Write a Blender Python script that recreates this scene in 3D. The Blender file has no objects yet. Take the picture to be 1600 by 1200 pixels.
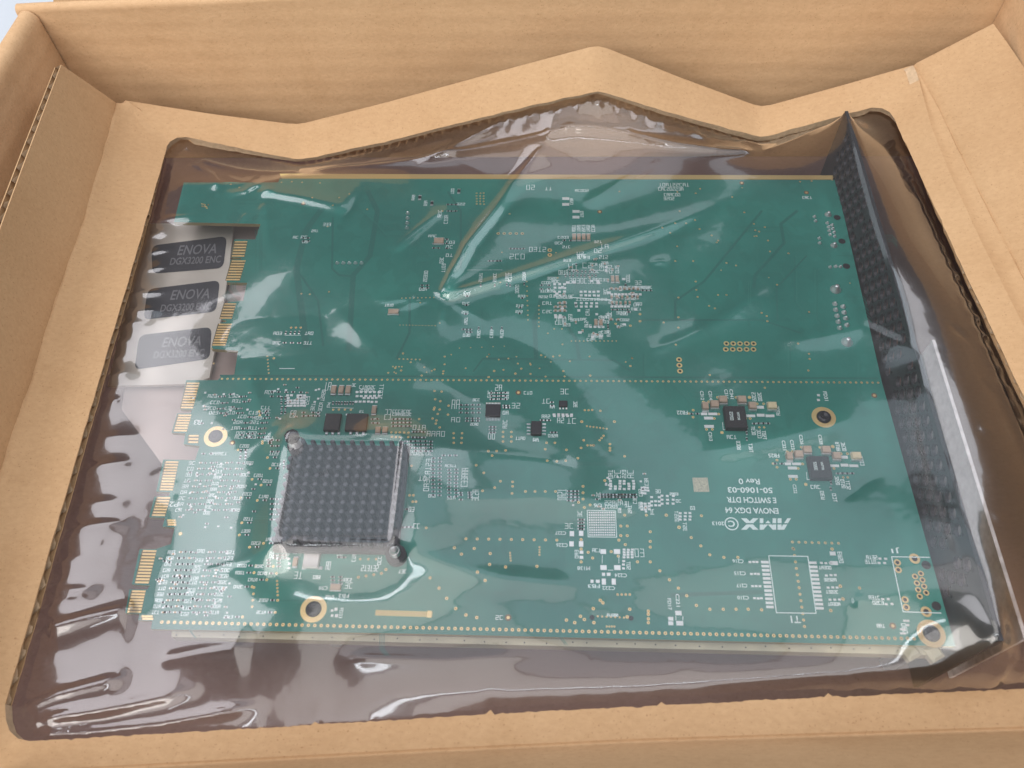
import bpy, math, random
import numpy as np
from mathutils import Vector, Euler

# ------------------------------------------------------------------ camera, world, lamps, exposure
ZB = 0.036                                   # height of the circuit board's upper face over the table
CAM_LOC = Vector((0.003722, -0.059379, 0.224317))   # relative to the board face (z = 0 there)
CAM_ROT = Euler((0.565475, 0.030089, 0.030097), 'XYZ')
FPX = 1250.0                                 # focal length in pixels of the 1600 px wide photograph
S = bpy.context.scene
COL = S.collection
cam = bpy.data.cameras.new('camera'); cam.sensor_width = 36.0; cam.lens = 36.0 * FPX / 1600.0
cam.clip_start = 0.005; cam.clip_end = 50
camo = bpy.data.objects.new('camera', cam); COL.objects.link(camo)
camo.location = CAM_LOC + Vector((0, 0, ZB)); camo.rotation_euler = CAM_ROT
S.camera = camo
cam.dof.use_dof = True; cam.dof.focus_distance = 0.275; cam.dof.aperture_fstop = 20.0

w = bpy.data.worlds.new('World'); S.world = w; w.use_nodes = True
w.node_tree.nodes['Background'].inputs[0].default_value = (0.95, 0.96, 1.0, 1)
w.node_tree.nodes['Background'].inputs[1].default_value = 0.17

def area(name, loc, target, sx, sy, power, color):
    l = bpy.data.lights.new(name, 'AREA'); l.shape = 'RECTANGLE'; l.size = sx; l.size_y = sy
    l.energy = power; l.color = color
    o = bpy.data.objects.new(name, l); COL.objects.link(o); o.location = loc
    o.rotation_euler = (Vector(target) - Vector(loc)).to_track_quat('-Z', 'Y').to_euler()
    return o
def ceiling(x0, x1, y0, y1, radiance, h=1.38, color=(0.82, 0.91, 1.0)):      # a flat overhead area lamp; several are added to shape film reflections
    a_ = (x1 - x0) * (y1 - y0)
    area('overhead_panel_lamp', ((x0 + x1) / 2, (y0 + y1) / 2, h), ((x0 + x1) / 2, (y0 + y1) / 2, 0), x1 - x0, y1 - y0, radiance * math.pi * a_, color)
WARM = (1.0, 0.97, 0.94)
ceiling(-2.30, -0.64, -0.10, 1.03, 3.4, color=(0.96, 0.95, 1.0))
ceiling(-0.60, 0.95, 0.41, 0.78, 1.00, color=(0.72, 0.88, 1.0))
ceiling(-0.60, 0.95, 0.13, 0.395, 1.35, color=(0.95, 0.95, 1.0))
ceiling(-0.42, 0.60, -0.42, 0.11, 2.0, color=WARM)
ceiling(-0.12, 0.36, 1.25, 1.65, 1.0)  # added for pale reflections on the film over the upper half
ceiling(0.40, 0.98, 0.84, 1.18, 2.2)  # added to brighten the streak on the film
ceiling(-0.95, 0.55, -1.90, -0.62, 2.2, color=WARM)  # added to brighten the film's back slope
ceiling(1.02, 2.20, 0.00, 1.35, 2.6, color=(0.96, 0.95, 1.0))  # added for the film slope beyond the perforated panel
area('key_lamp', (-0.95, -1.15, 1.15), (0, 0.1, 0), 1.2, 0.9, 15.0, (1.0, 0.95, 0.89))  # added key softbox at the left front, no known window
area('tube_lamp', (-0.05, -0.50, 1.42), (-0.05, 0.0, 0), 1.2, 0.05, 1.9, (0.90, 0.95, 1.0))
S.view_settings.view_transform = 'Standard'; S.view_settings.look = 'None'
S.view_settings.gamma = 1.0; S.view_settings.use_curve_mapping = False
S.view_settings.exposure = 0.10
S.cycles.max_bounces = 10; S.cycles.transparent_max_bounces = 16
S.cycles.use_denoising = True

random.seed(7)
rng = np.random.default_rng(5)
CM = np.array(CAM_ROT.to_matrix()); CL = np.array(CAM_LOC)

# ------------------------------------------------------------------ pixel -> place helpers (board face is z = 0)
def ray(px, py):
    return CM @ np.array([(px - 800) / FPX, -(py - 600) / FPX, -1.0])
def P(px, py, z=0.0):
    d = ray(px, py); return CL + d * ((z - CL[2]) / d[2])
def PY(px, py, Y):
    d = ray(px, py); return CL + d * ((Y - CL[1]) / d[1])
def Z4(ox, oy, s, x, y):
    return (ox + x / s, oy + y / s)

# ------------------------------------------------------------------ materials
def new_mat(name):
    m = bpy.data.materials.new(name); m.use_nodes = True
    nt = m.node_tree; b = nt.nodes['Principled BSDF']
    return m, nt, b
def simple(name, col, rough=0.5, metal=0.0, noise=0.0, scale=300.0, spec=0.5, coat=0.0, bump=0.0):
    m, nt, b = new_mat(name)
    b.inputs['Roughness'].default_value = rough; b.inputs['Metallic'].default_value = metal
    b.inputs['Base Color'].default_value = (*col, 1); b.inputs['Specular IOR Level'].default_value = spec
    b.inputs['Coat Weight'].default_value = coat
    if noise or bump:
        tc = nt.nodes.new('ShaderNodeTexCoord'); n = nt.nodes.new('ShaderNodeTexNoise')
        n.inputs['Scale'].default_value = scale; n.inputs['Detail'].default_value = 6
        nt.links.new(tc.outputs['Object'], n.inputs['Vector'])
    if noise:
        r = nt.nodes.new('ShaderNodeValToRGB')
        r.color_ramp.elements[0].position = 0.3; r.color_ramp.elements[1].position = 0.7
        r.color_ramp.elements[0].color = (*[c * (1 - noise) for c in col], 1)
        r.color_ramp.elements[1].color = (*[min(1, c * (1 + noise)) for c in col], 1)
        nt.links.new(n.outputs['Fac'], r.inputs['Fac']); nt.links.new(r.outputs[0], b.inputs['Base Color'])
    if bump:
        bp = nt.nodes.new('ShaderNodeBump'); bp.inputs['Strength'].default_value = bump
        bp.inputs['Distance'].default_value = 0.0004
        nt.links.new(n.outputs['Fac'], bp.inputs['Height']); nt.links.new(bp.outputs[0], b.inputs['Normal'])
    return m

def cardboard(name, base, flute_axis=None):
    """kraft liner: mottled fibres, specks and the faint washboard of the flutes below"""
    m, nt, b = new_mat(name); L = nt.links.new; N = nt.nodes.new
    tc = N('ShaderNodeTexCoord')
    def noise(scale, detail, sc=(1, 1, 1), rough=0.6):
        mp = N('ShaderNodeMapping'); mp.inputs['Scale'].default_value = sc
        L(tc.outputs['Object'], mp.inputs['Vector'])
        n = N('ShaderNodeTexNoise'); n.inputs['Scale'].default_value = scale
        n.inputs['Detail'].default_value = detail; n.inputs['Roughness'].default_value = rough
        L(mp.outputs[0], n.inputs['Vector']); return n.outputs['Fac']
    big = noise(22, 4); fib = noise(800, 4, (0.6, 1, 1)); speck = noise(1500, 2)
    def ramp(fac, lo, hi, p0, p1):
        r = N('ShaderNodeValToRGB'); e = r.color_ramp.elements
        e[0].position = p0; e[1].position = p1; e[0].color = (*lo, 1); e[1].color = (*hi, 1)
        L(fac, r.inputs['Fac']); return r.outputs[0]
    def mul(a, bb):
        x = N('ShaderNodeMix'); x.data_type = 'RGBA'; x.blend_type = 'MULTIPLY'; x.inputs['Factor'].default_value = 1
        L(a, x.inputs['A']); L(bb, x.inputs['B']); return x.outputs['Result']
    c = ramp(big, tuple(v * f for v, f in zip(base, (0.94, 0.92, 0.90))), tuple(min(1, v * f) for v, f in zip(base, (1.03, 1.04, 1.05))), 0.3, 0.7)
    c = mul(c, ramp(fib, (0.90, 0.88, 0.85), (1.03, 1.03, 1.03), 0.25, 0.75))
    c = mul(c, ramp(speck, (0.72, 0.66, 0.60), (1, 1, 1), 0.27, 0.36))
    c = mul(c, ramp(noise(48, 6, (1, 1, 1), 0.7), (0.955, 0.945, 0.93), (1, 1, 1), 0.34, 0.46))
    L(c, b.inputs['Base Color'])
    b.inputs['Roughness'].default_value = 0.86; b.inputs['Specular IOR Level'].default_value = 0.16
    bp = N('ShaderNodeBump'); bp.inputs['Distance'].default_value = 0.00025; bp.inputs['Strength'].default_value = 0.5
    h = fib
    if flute_axis is not None:
        sx = N('ShaderNodeSeparateXYZ'); L(tc.outputs['Object'], sx.inputs[0])
        ad = N('ShaderNodeMath'); ad.operation = 'MULTIPLY'; ad.inputs[1].default_value = 2 * math.pi / 0.0072
        L(sx.outputs[flute_axis], ad.inputs[0])
        sn = N('ShaderNodeMath'); sn.operation = 'SINE'; L(ad.outputs[0], sn.inputs[0])
        ms = N('ShaderNodeMath'); ms.operation = 'MULTIPLY_ADD'; ms.inputs[1].default_value = 0.35
        L(sn.outputs[0], ms.inputs[0]); L(fib, ms.inputs[2]); h = ms.outputs[0]
        wv = noise(60, 3)
        mm = N('ShaderNodeMath'); mm.operation = 'MULTIPLY_ADD'; mm.inputs[1].default_value = 2.2
        L(wv, mm.inputs[0]); L(h, mm.inputs[2]); h = mm.outputs[0]
    L(h, bp.inputs['Height']); L(bp.outputs[0], b.inputs['Normal'])
    return m

def solder_mask():
    m, nt, b = new_mat('green_solder_mask'); L = nt.links.new; N = nt.nodes.new
    tc = N('ShaderNodeTexCoord')
    n = N('ShaderNodeTexNoise'); n.inputs['Scale'].default_value = 30; n.inputs['Detail'].default_value = 5
    L(tc.outputs['Object'], n.inputs['Vector'])
    r = N('ShaderNodeValToRGB'); e = r.color_ramp.elements
    e[0].position = 0.32; e[1].position = 0.7
    e[0].color = (0.024, 0.208, 0.170, 1); e[1].color = (0.034, 0.255, 0.206, 1)
    L(n.outputs['Fac'], r.inputs['Fac'])
    v = N('ShaderNodeTexVoronoi'); v.inputs['Scale'].default_value = 210; v.distance = 'MANHATTAN'
    L(tc.outputs['Object'], v.inputs['Vector'])
    r2 = N('ShaderNodeValToRGB'); e = r2.color_ramp.elements
    e[0].position = 0.1; e[1].position = 0.9; e[0].color = (0.90, 0.92, 0.92, 1); e[1].color = (1.06, 1.04, 1.04, 1)
    L(v.outputs['Color'], r2.inputs['Fac'])
    x = N('ShaderNodeMix'); x.data_type = 'RGBA'; x.blend_type = 'MULTIPLY'; x.inputs['Factor'].default_value = 1
    L(r.outputs[0], x.inputs['A']); L(r2.outputs[0], x.inputs['B']); L(x.outputs['Result'], b.inputs['Base Color'])
    b.inputs['Roughness'].default_value = 0.42; b.inputs['Specular IOR Level'].default_value = 0.4
    return m

def film_mat():
    m, nt, b = new_mat('clear_film'); L = nt.links.new; N = nt.nodes.new
    nt.nodes.remove(b); out = nt.nodes['Material Output']
    tr = N('ShaderNodeBsdfTransparent'); tr.inputs[0].default_value = (0.975, 0.955, 0.962, 1)
    gl = N('ShaderNodeBsdfGlossy'); gl.inputs['Color'].default_value = (1, 1, 1, 1); gl.inputs['Roughness'].default_value = 0.045
    fr = N('ShaderNodeFresnel'); fr.inputs['IOR'].default_value = 1.52
    mu = N('ShaderNodeMath'); mu.operation = 'MULTIPLY'; mu.inputs[1].default_value = 2.2; mu.use_clamp = True
    L(fr.outputs[0], mu.inputs[0])
    tc = N('ShaderNodeTexCoord'); n = N('ShaderNodeTexNoise'); n.inputs['Scale'].default_value = 55
    n.inputs['Detail'].default_value = 3; L(tc.outputs['Object'], n.inputs['Vector'])
    bp = N('ShaderNodeBump'); bp.inputs['Strength'].default_value = 0.16; bp.inputs['Distance'].default_value = 0.0012
    L(n.outputs['Fac'], bp.inputs['Height']); L(bp.outputs[0], gl.inputs['Normal'])
    g2 = N('ShaderNodeBsdfGlossy'); g2.inputs['Color'].default_value = (1, 1, 1, 1); g2.inputs['Roughness'].default_value = 0.17
    L(bp.outputs[0], g2.inputs['Normal']); gm = N('ShaderNodeMixShader'); gm.inputs[0].default_value = 0.5; L(gl.outputs[0], gm.inputs[1]); L(g2.outputs[0], gm.inputs[2])
    mx = N('ShaderNodeMixShader'); L(mu.outputs[0], mx.inputs[0]); L(tr.outputs[0], mx.inputs[1]); L(gm.outputs[0], mx.inputs[2])
    df = N('ShaderNodeBsdfDiffuse'); df.inputs[0].default_value = (0.9, 0.86, 0.88, 1)
    mx2 = N('ShaderNodeMixShader'); mx2.inputs[0].default_value = 0.012
    L(mx.outputs[0], mx2.inputs[1]); L(df.outputs[0], mx2.inputs[2]); L(mx2.outputs[0], out.inputs[0])
    return m

M = {
    'card': cardboard('kraft_cardboard', (0.562, 0.368, 0.208)),
    'card_flute': cardboard('kraft_cardboard_fluted', (0.68, 0.45, 0.262), 2),
    'card_core': simple('kraft_core', (0.54, 0.39, 0.25), 0.9, 0, 0.15, 600),
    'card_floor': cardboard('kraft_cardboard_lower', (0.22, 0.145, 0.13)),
    'table': simple('pale_table', (0.60, 0.65, 0.71), 0.6, 0, 0.04, 8),
    'mask': solder_mask(),
    'mask_dark': simple('dark_green_gap', (0.021, 0.176, 0.145), 0.42),
    'mask_light': simple('pale_green_trace', (0.033, 0.245, 0.196), 0.42),
    'fr4': simple('bare_laminate', (0.50, 0.44, 0.22), 0.6, 0, 0.12, 200),
    'gold': simple('gold_plating', (0.90, 0.66, 0.31), 0.36, 0.55),
    'gold_dull': simple('dull_gold', (0.62, 0.47, 0.20), 0.45, 0.3),
    'solder': simple('solder', (0.80, 0.82, 0.84), 0.28, 0.75, 0.1, 900),
    'tin': simple('tinned_pad', (0.84, 0.86, 0.87), 0.45, 0.35),
    'silk': simple('silkscreen_ink', (0.78, 0.90, 0.90), 0.7),
    'black_ic': simple('black_epoxy', (0.018, 0.018, 0.022), 0.5, 0, 0.2, 1500),
    'hole': simple('dark_hole', (0.012, 0.012, 0.016), 0.6),
    'tan': simple('ceramic_tan', (0.50, 0.37, 0.28), 0.55, 0, 0.08, 800),
    'cream': simple('ceramic_cream', (0.74, 0.62, 0.40), 0.55, 0, 0.06, 800),
    'sink': simple('black_anodised', (0.038, 0.039, 0.048), 0.5, 0.1, 0.2, 700),
    'sink_tip': simple('lit_tip_anodised', (0.13, 0.13, 0.15), 0.45, 0.2),  # lighter than the pins: light on their tips put into the colour
    'panel': simple('black_painted_metal', (0.030, 0.030, 0.035), 0.55, 0.1, 0.2, 500),
    'steel': simple('steel', (0.62, 0.63, 0.65), 0.3, 0.9),
    'dark_steel': simple('dark_steel', (0.025, 0.027, 0.036), 0.22, 0.3),
    'crystal': simple('crystal_can', (0.72, 0.70, 0.68), 0.42, 0.5),
    'bar': simple('ivory_bar', (0.50, 0.47, 0.32), 0.5, 0, 0.16, 120),
    'plate': simple('pale_plate', (0.68, 0.64, 0.56), 0.5, 0.2, 0.08, 60),
    'base': simple('rosy_grey_base', (0.50, 0.40, 0.36), 0.6, 0, 0.1, 60),
    'hole_backing': simple('pale_hole_backing', (0.78, 0.76, 0.76), 0.7, 0, 0.25, 300),
    'contact_gap': simple('contact_gap', (0.17, 0.14, 0.06), 0.6),
    'label': simple('slate_label', (0.040, 0.042, 0.052), 0.45, 0, 0.15, 200),
    'print': simple('grey_print', (0.20, 0.205, 0.22), 0.6),
    'codepatch': simple('beige_patch', (0.50, 0.47, 0.36), 0.7, 0, 0.35, 2200),
    'film': film_mat(),
}

# ------------------------------------------------------------------ mesh builders
class MB:
    def __init__(s): s.v = []; s.f = []; s.m = []; s.mats = []
    def mi(s, mat):
        if mat not in s.mats: s.mats.append(mat)
        return s.mats.index(mat)
    def add(s, vs, fs, mat):
        o = len(s.v); s.v.extend([tuple(map(float, q)) for q in vs]); k = s.mi(mat)
        for f in fs: s.f.append(tuple(i + o for i in f)); s.m.append(k)
    def box(s, c, sx, sy, sz, mat, rz=0.0):          # c = centre of the base
        ca, sa = math.cos(rz), math.sin(rz); vs = []
        for z in (0, sz):
            for (a, b) in ((-1, -1), (1, -1), (1, 1), (-1, 1)):
                x, y = a * sx / 2, b * sy / 2
                vs.append((c[0] + x * ca - y * sa, c[1] + x * sa + y * ca, c[2] + z))
        s.add(vs, [(3, 2, 1, 0), (4, 5, 6, 7), (0, 1, 5, 4), (1, 2, 6, 5), (2, 3, 7, 6), (3, 0, 4, 7)], mat)
    def quad(s, c, sx, sy, mat, rz=0.0):
        ca, sa = math.cos(rz), math.sin(rz); vs = []
        for (a, b) in ((-1, -1), (1, -1), (1, 1), (-1, 1)):
            x, y = a * sx / 2, b * sy / 2
            vs.append((c[0] + x * ca - y * sa, c[1] + x * sa + y * ca, c[2]))
        s.add(vs, [(0, 1, 2, 3)], mat)
    def chamfer(s, c, sx, sy, sz, ch, mat, rz=0.0):  # box with chamfered upper edges
        ca, sa = math.cos(rz), math.sin(rz); vs = []
        for z, d in ((0, 0), (sz - ch, 0), (sz, ch)):
            for (a, b) in ((-1, -1), (1, -1), (1, 1), (-1, 1)):
                x, y = a * (sx / 2 - d), b * (sy / 2 - d)
                vs.append((c[0] + x * ca - y * sa, c[1] + x * sa + y * ca, c[2] + z))
        fs = [(3, 2, 1, 0), (8, 9, 10, 11)]
        for k in (0, 4):
            for i in range(4): fs.append((k + i, k + (i + 1) % 4, k + 4 + (i + 1) % 4, k + 4 + i))
        s.add(vs, fs, mat)
    def disc(s, c, r, mat, n=8):
        s.add([(c[0] + r * math.cos(2 * math.pi * i / n), c[1] + r * math.sin(2 * math.pi * i / n), c[2]) for i in range(n)], [tuple(range(n))], mat)
    def ring(s, c, r0, r1, mat, n=20, h=0.0):
        vs = []
        for r in (r0, r1):
            for i in range(n): a = 2 * math.pi * i / n; vs.append((c[0] + r * math.cos(a), c[1] + r * math.sin(a), c[2] + h))
        s.add(vs, [(i, n + i, n + (i + 1) % n, (i + 1) % n)[::-1] for i in range(n)], mat)
    def lathe(s, c, prof, mat, n=14, cap=True):      # prof: (r, z) from bottom to top
        vs = []; fs = []
        for r, z in prof:
            for i in range(n): a = 2 * math.pi * i / n; vs.append((c[0] + r * math.cos(a), c[1] + r * math.sin(a), c[2] + z))
        for k in range(len(prof) - 1):
            for i in range(n): fs.append((k * n + i, k * n + (i + 1) % n, (k + 1) * n + (i + 1) % n, (k + 1) * n + i))
        if cap: fs.append(tuple((len(prof) - 1) * n + i for i in range(n))); fs.append(tuple(range(n))[::-1])
        s.add(vs, fs, mat)
    def strip(s, pts, wd, mat, z=0.0):               # flat polyline of width wd with mitred joints; every call lies a hair higher than the last
        p = [np.array(q[:2], float) for q in pts]; n = len(p); MB.hair = (getattr(MB, 'hair', 0) + 1) % 40; z = z + MB.hair * 4e-7
        d = [(b - a) / (np.linalg.norm(b - a) + 1e-12) for a, b in zip(p[:-1], p[1:])]; vs = []
        for i in range(n):
            a = d[max(0, i - 1)]; b = d[min(n - 2, i)]; nn = np.array([-(a + b)[1], (a + b)[0]]); nn /= np.linalg.norm(nn) + 1e-9
            k = wd / 2 / max(0.5, nn @ np.array([-b[1], b[0]])); e = (-d[0] if i == 0 else d[-1] if i == n - 1 else np.zeros(2)) * wd * 0.4
            vs += [(*(p[i] + e - nn * k), z), (*(p[i] + e + nn * k), z)]
        s.add(vs, [(2 * i, 2 * i + 2, 2 * i + 3, 2 * i + 1) for i in range(n - 1)], mat)
    def build(s, name, parent=None, smooth=False, stuff=False):
        me = bpy.data.meshes.new(name); me.from_pydata(s.v, [], s.f)
        for m in s.mats: me.materials.append(M[m] if isinstance(m, str) else m)
        me.polygons.foreach_set('material_index', s.m)
        if smooth: me.polygons.foreach_set('use_smooth', [True] * len(me.polygons))
        me.update()
        o = bpy.data.objects.new(name, me); COL.objects.link(o)
        if parent is None: o.location = (0, 0, ZB)
        else: o.parent = parent
        if stuff: o['kind'] = 'stuff'
        return o

def thing(name, label, cat, loc=(0, 0, 0)):
    o = bpy.data.objects.new(name, None); COL.objects.link(o); o.empty_display_size = 0.02
    o.location = (0, 0, ZB)
    o['label'] = label; o['category'] = cat
    return o

# ================================================================== SETTING
mb = MB(); mb.add([(-1.2, -1.0, 0), (1.2, -1.0, 0), (1.2, 1.4, 0), (-1.2, 1.4, 0)], [(0, 1, 2, 3)], 'table')
tb = mb.build('table_top'); tb.location = (0, 0, 0); tb['kind'] = 'structure'

# ================================================================== CARDBOARD BOX
box = thing('cardboard_box', 'open brown corrugated cardboard box with its lid folded back, around everything', 'box')
XL, XR, YB, YF, ZFLOOR, ZTOP = -0.1985, 0.1740, 0.2275, -0.085, -0.032, 0.0440
T_SIDE, T_BACK = 0.0080, 0.0050
def wall_profile(t, zt, n=8):
    prof = [(0, ZFLOOR)]
    r = t / 2
    for i in range(n + 1):
        a = math.pi * i / n; prof.append((r - r * math.cos(a), zt - r + r * math.sin(a)))
    prof.append((t, ZFLOOR)); return prof
def wall(name, a, b, nrm, t, zt, sag=0.0, mat='card_flute', rise=0.0):
    """a wall with a rolled upper edge between a and b; nrm points outwards"""
    mb = MB(); pr = wall_profile(t, zt); K = 26; vs = []; fs = []; n = len(pr)
    for k in range(K + 1):
        u = k / K; c = np.array(a) * (1 - u) + np.array(b) * u
        bow = sag * math.sin(math.pi * u) + 0.0005 * math.sin(u * 23 + 1) * math.sin(u * 7)
        for (d, z) in pr:
            q = c + np.array(nrm) * (d + bow * (z - ZFLOOR) / (zt - ZFLOOR)); vs.append((q[0], q[1], ZFLOOR + (z - ZFLOOR) * (1 + rise * u / (zt - ZFLOOR))))
    for k in range(K):
        for i in range(n - 1): fs.append((k * n + i, k * n + i + 1, (k + 1) * n + i + 1, (k + 1) * n + i))
    fs.append(tuple(range(n))); fs.append(tuple(K * n + i for i in range(n))[::-1])
    mb.add(vs, fs, mat); o = mb.build(name, box, smooth=True)
    mod = o.modifiers.new('edge', 'EDGE_SPLIT'); mod.split_angle = math.radians(50)
    return o
wall('back_wall', (XL - T_SIDE, YB), (XR + T_SIDE, YB), (0, 1), T_BACK, ZTOP, 0.002, rise=0.011)
wall('side_wall', (XL, YF), (XL, YB - 0.0004), (-1, 0), T_SIDE, ZTOP - 0.0008, 0.001)
wall('side_wall', (XR, YB - 0.0004), (XR, YF), (1, 0), T_SIDE, ZTOP + 0.0110, 0.0)
wall('front_wall', (XR + T_SIDE, YF - 0.0004), (XL - T_SIDE, YF - 0.0004), (0, -1), T_BACK, ZTOP - 0.02, 0.0)
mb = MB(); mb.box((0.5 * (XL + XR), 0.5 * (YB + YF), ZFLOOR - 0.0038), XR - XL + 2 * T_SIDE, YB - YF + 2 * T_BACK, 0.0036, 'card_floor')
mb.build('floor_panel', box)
# lid: hinged on the back wall, leaning back
mb = MB(); rows = []
for k, (dy, dz) in enumerate([(0.0012, 0.0006), (0.004, 0.0022), (0.0085, 0.0030), (0.016, 0.0045), (0.05, 0.0090), (0.15, 0.0250)]):
    rows.append((YB + T_BACK * 0.4 + dy, ZTOP - 0.0006 + dz))
vs = []; fs = []; K = 20
for (y, z) in rows:
    for k in range(K + 1):
        x = -0.1915 + (0.40) * k / K; vs.append((x, y, z + 0.0004 * math.sin(k * 1.3) + 0.011 * k / K))
for r_ in range(len(rows) - 1):
    for k in range(K): fs.append((r_ * (K + 1) + k, r_ * (K + 1) + k + 1, (r_ + 1) * (K + 1) + k + 1, (r_ + 1) * (K + 1) + k))
mb.add(vs, fs, 'card'); o = mb.build('lid', box, smooth=True)
so = o.modifiers.new('thick', 'SOLIDIFY'); so.thickness = 0.0034; so.offset = -1

# ================================================================== CARDBOARD RETENTION FRAME
frame = thing('cardboard_insert', 'corrugated cardboard insert with cut-out window and buckled back strip around the film', 'insert')
TF = 0.0034                                            # thickness of the corrugated sheet

def resample(pts, n):
    p = np.array(pts, float); d = np.r_[0, np.cumsum(np.linalg.norm(np.diff(p, axis=0), axis=1))]
    u = np.linspace(0, d[-1], n); return np.stack([np.interp(u, d, p[:, k]) for k in range(p.shape[1])], 1)
def smooth_poly(p, it=1):
    for _ in range(it):
        q = p.copy(); q[1:-1] = 0.25 * p[:-2] + 0.5 * p[1:-1] + 0.25 * p[2:]; p = q
    return p
def zpx(lst):                                          # [(px, py, z)] -> 3D points
    return [P(a, b, c) for a, b, c in lst]

def normals(G):
    du = np.gradient(G, axis=1); dv = np.gradient(G, axis=0)
    n = np.cross(du, dv); n /= np.linalg.norm(n, axis=2, keepdims=True) + 1e-12
    n[n[..., 2] < 0] *= -1
    return n
def sheet(name, rows, waves=(), t=TF, mat='card', closed_ends=True, jitter=0.0):
    """corrugated sheet: two liners, closed or fluted edges. rows: (r, n, 3) points of the upper face."""
    G = np.array(rows); N = normals(G); R_, C_ = G.shape[:2]
    li = 0.00045
    mb = MB()
    def grid(A, flip):
        vs = A.reshape(-1, 3); fs = []
        for i in range(R_ - 1):
            for j in range(C_ - 1):
                f = (i * C_ + j, i * C_ + j + 1, (i + 1) * C_ + j + 1, (i + 1) * C_ + j)
                fs.append(f[::-1] if flip else f)
        mb.add(vs, fs, mat)
    grid(G, False); grid(G - N * t, True)
    def edge(line, nr, d0, d1, m):
        a = line - nr * d0; b = line - nr * d1; n = len(line)
        mb.add(np.r_[a, b], [(j, j + 1, n + j + 1, n + j) for j in range(n - 1)], m)
    borders = {'first': (G[0], N[0], G[1] - G[0]), 'last': (G[-1], N[-1], G[-2] - G[-1]),
               'start': (G[:, 0], N[:, 0], G[:, 1] - G[:, 0]), 'end': (G[:, -1], N[:, -1], G[:, -2] - G[:, -1])}
    for k, (ln, nr, inn) in borders.items():
        if k in waves:
            edge(ln, nr, 0, li, mat); edge(ln, nr, t - li, t, mat)
        else: edge(ln, nr, 0, t, 'card_core')
    o = mb.build(name, frame, smooth=True)
    mod = o.modifiers.new('edge', 'EDGE_SPLIT'); mod.split_angle = math.radians(38)
    for k in waves:                                    # the wavy medium seen in the cut edge, with the inner side of both liners behind it
        ln, nr, inn = borders[k]
        d = np.r_[0, np.cumsum(np.linalg.norm(np.diff(ln, axis=0), axis=1))]
        n = max(8, int(d[-1] / 0.0006)); u = np.linspace(0, d[-1], n)
        it = lambda A: np.stack([np.interp(u, d, A[:, q]) for q in range(3)], 1)
        L_, NR, IN = it(ln), it(nr), it(inn); IN /= np.linalg.norm(IN, axis=1, keepdims=True)
        ph = 2 * math.pi * u / 0.0062 + 0.5 * np.sin(u * 140)
        off = (t / 2 + (t / 2 - li) * np.sin(ph))[:, None]
        rag = (0.0003 * np.sin(u * 900) + 0.0003 * rng.standard_normal(n))[:, None]
        a = L_ - NR * off + IN * (0.0003 + rag * 0.6); b = L_ - NR * off + IN * 0.007
        wm = MB(); wm.add(np.r_[a, b], [(j, j + 1, n + j + 1, n + j) for j in range(n - 1)], 'card_core')
        bk0 = L_ - NR * li + IN * 0.0065; bk1 = L_ - NR * (t - li) + IN * 0.0065
        wm.add(np.r_[bk0, bk1], [(j, j + 1, n + j + 1, n + j) for j in range(n - 1)], 'card_core')
        wm.build('corrugated_core', o, smooth=True)
    return o

YI, YO = 0.200, 0.213
zc = lambda v: float(v)
# the window's edge (H) and the far side of the flat margin (O), side by side, in matching order
H_left = resample(zpx([(8, 1100, 0.0022), (40, 990, 0.0030), (135, 660, 0.0036), (200, 440, 0.0036), (246, 282, 0.0028), (258, 240, 0.0024)]), 60)
O_left = resample(zpx([(-64, 1185, 0.002), (0, 950, 0.003), (25, 860, 0.003), (70, 700, 0.0035), (105, 590, 0.004), (137, 440, 0.005), (181, 300, 0.006), (212, 185, 0.0085)]), 60)
back_in = [PY(292, 214, YI), PY(380, 233, YI), PY(470, 250, YI), PY(600, 222, YI), PY(800, 172, YI), PY(935, 142, YI), PY(1060, 180, YI), PY(1190, 215, YI), PY(1280, 190, YI), PY(1362, 168, YI)]
back_out = [PY(196, 157, YO), PY(330, 178, YO), PY(465, 195, YO), PY(600, 161, YO), PY(800, 106, YO), PY(935, 70, YO), PY(1060, 120, YO), PY(1190, 168, YO), PY(1310, 135, YO), PY(1426, 102, YO)]
def multi(pts, per):
    out = []
    for a, b, k in zip(pts[:-1], pts[1:], per):
        for i in range(k): out.append(a + (b - a) * i / k)
    out.append(pts[-1]); return np.array(out)
per = [8, 8, 10, 14, 10, 10, 10, 8, 8]
H_back = smooth_poly(multi(back_in, per), 1); O_back = smooth_poly(multi(back_out, per), 1)
H_tl = np.array([H_left[-1], P(261, 228, 0.0022), P(266, 221, 0.0026), P(277, 215, 0.0032), H_back[0]])
O_tl = np.array([O_left[-1], P(209, 172, 0.0100), P(206, 165, 0.0112), P(203, 160, 0.0120), O_back[0]])
zr0 = H_back[-1][2]
H_right = resample(zpx([(1403, 199, zr0 - .0006), (1420, 235, zr0 - .001), (1500, 410, 0.0165), (1600, 620, 0.016), (1770, 980, 0.010)]), 60)
O_right = resample(zpx([(1440, 140, O_back[-1][2] - .002), (1456, 200, 0.0215), (1486, 275, 0.020), (1532, 375, 0.0195), (1650, 610, 0.018), (1850, 1000, 0.010)]), 60)
H_tr = np.array([H_back[-1], P(1378, 169, zr0), P(1390, 175, zr0), P(1398, 186, zr0 - .0003), H_right[0]])
O_tr = np.array([O_back[-1], P(1429, 106, O_back[-1][2]), P(1432, 113, O_back[-1][2] - .0005), P(1436, 125, O_back[-1][2] - .001), O_right[0]])
H_front = resample(zpx([(1740, 1062, 0.002), (1600, 1076, 0.0015), (1250, 1091, 0.0015), (800, 1114, 0.0015), (400, 1138, 0.0018), (46, 1158, 0.002)]), 260)
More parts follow.
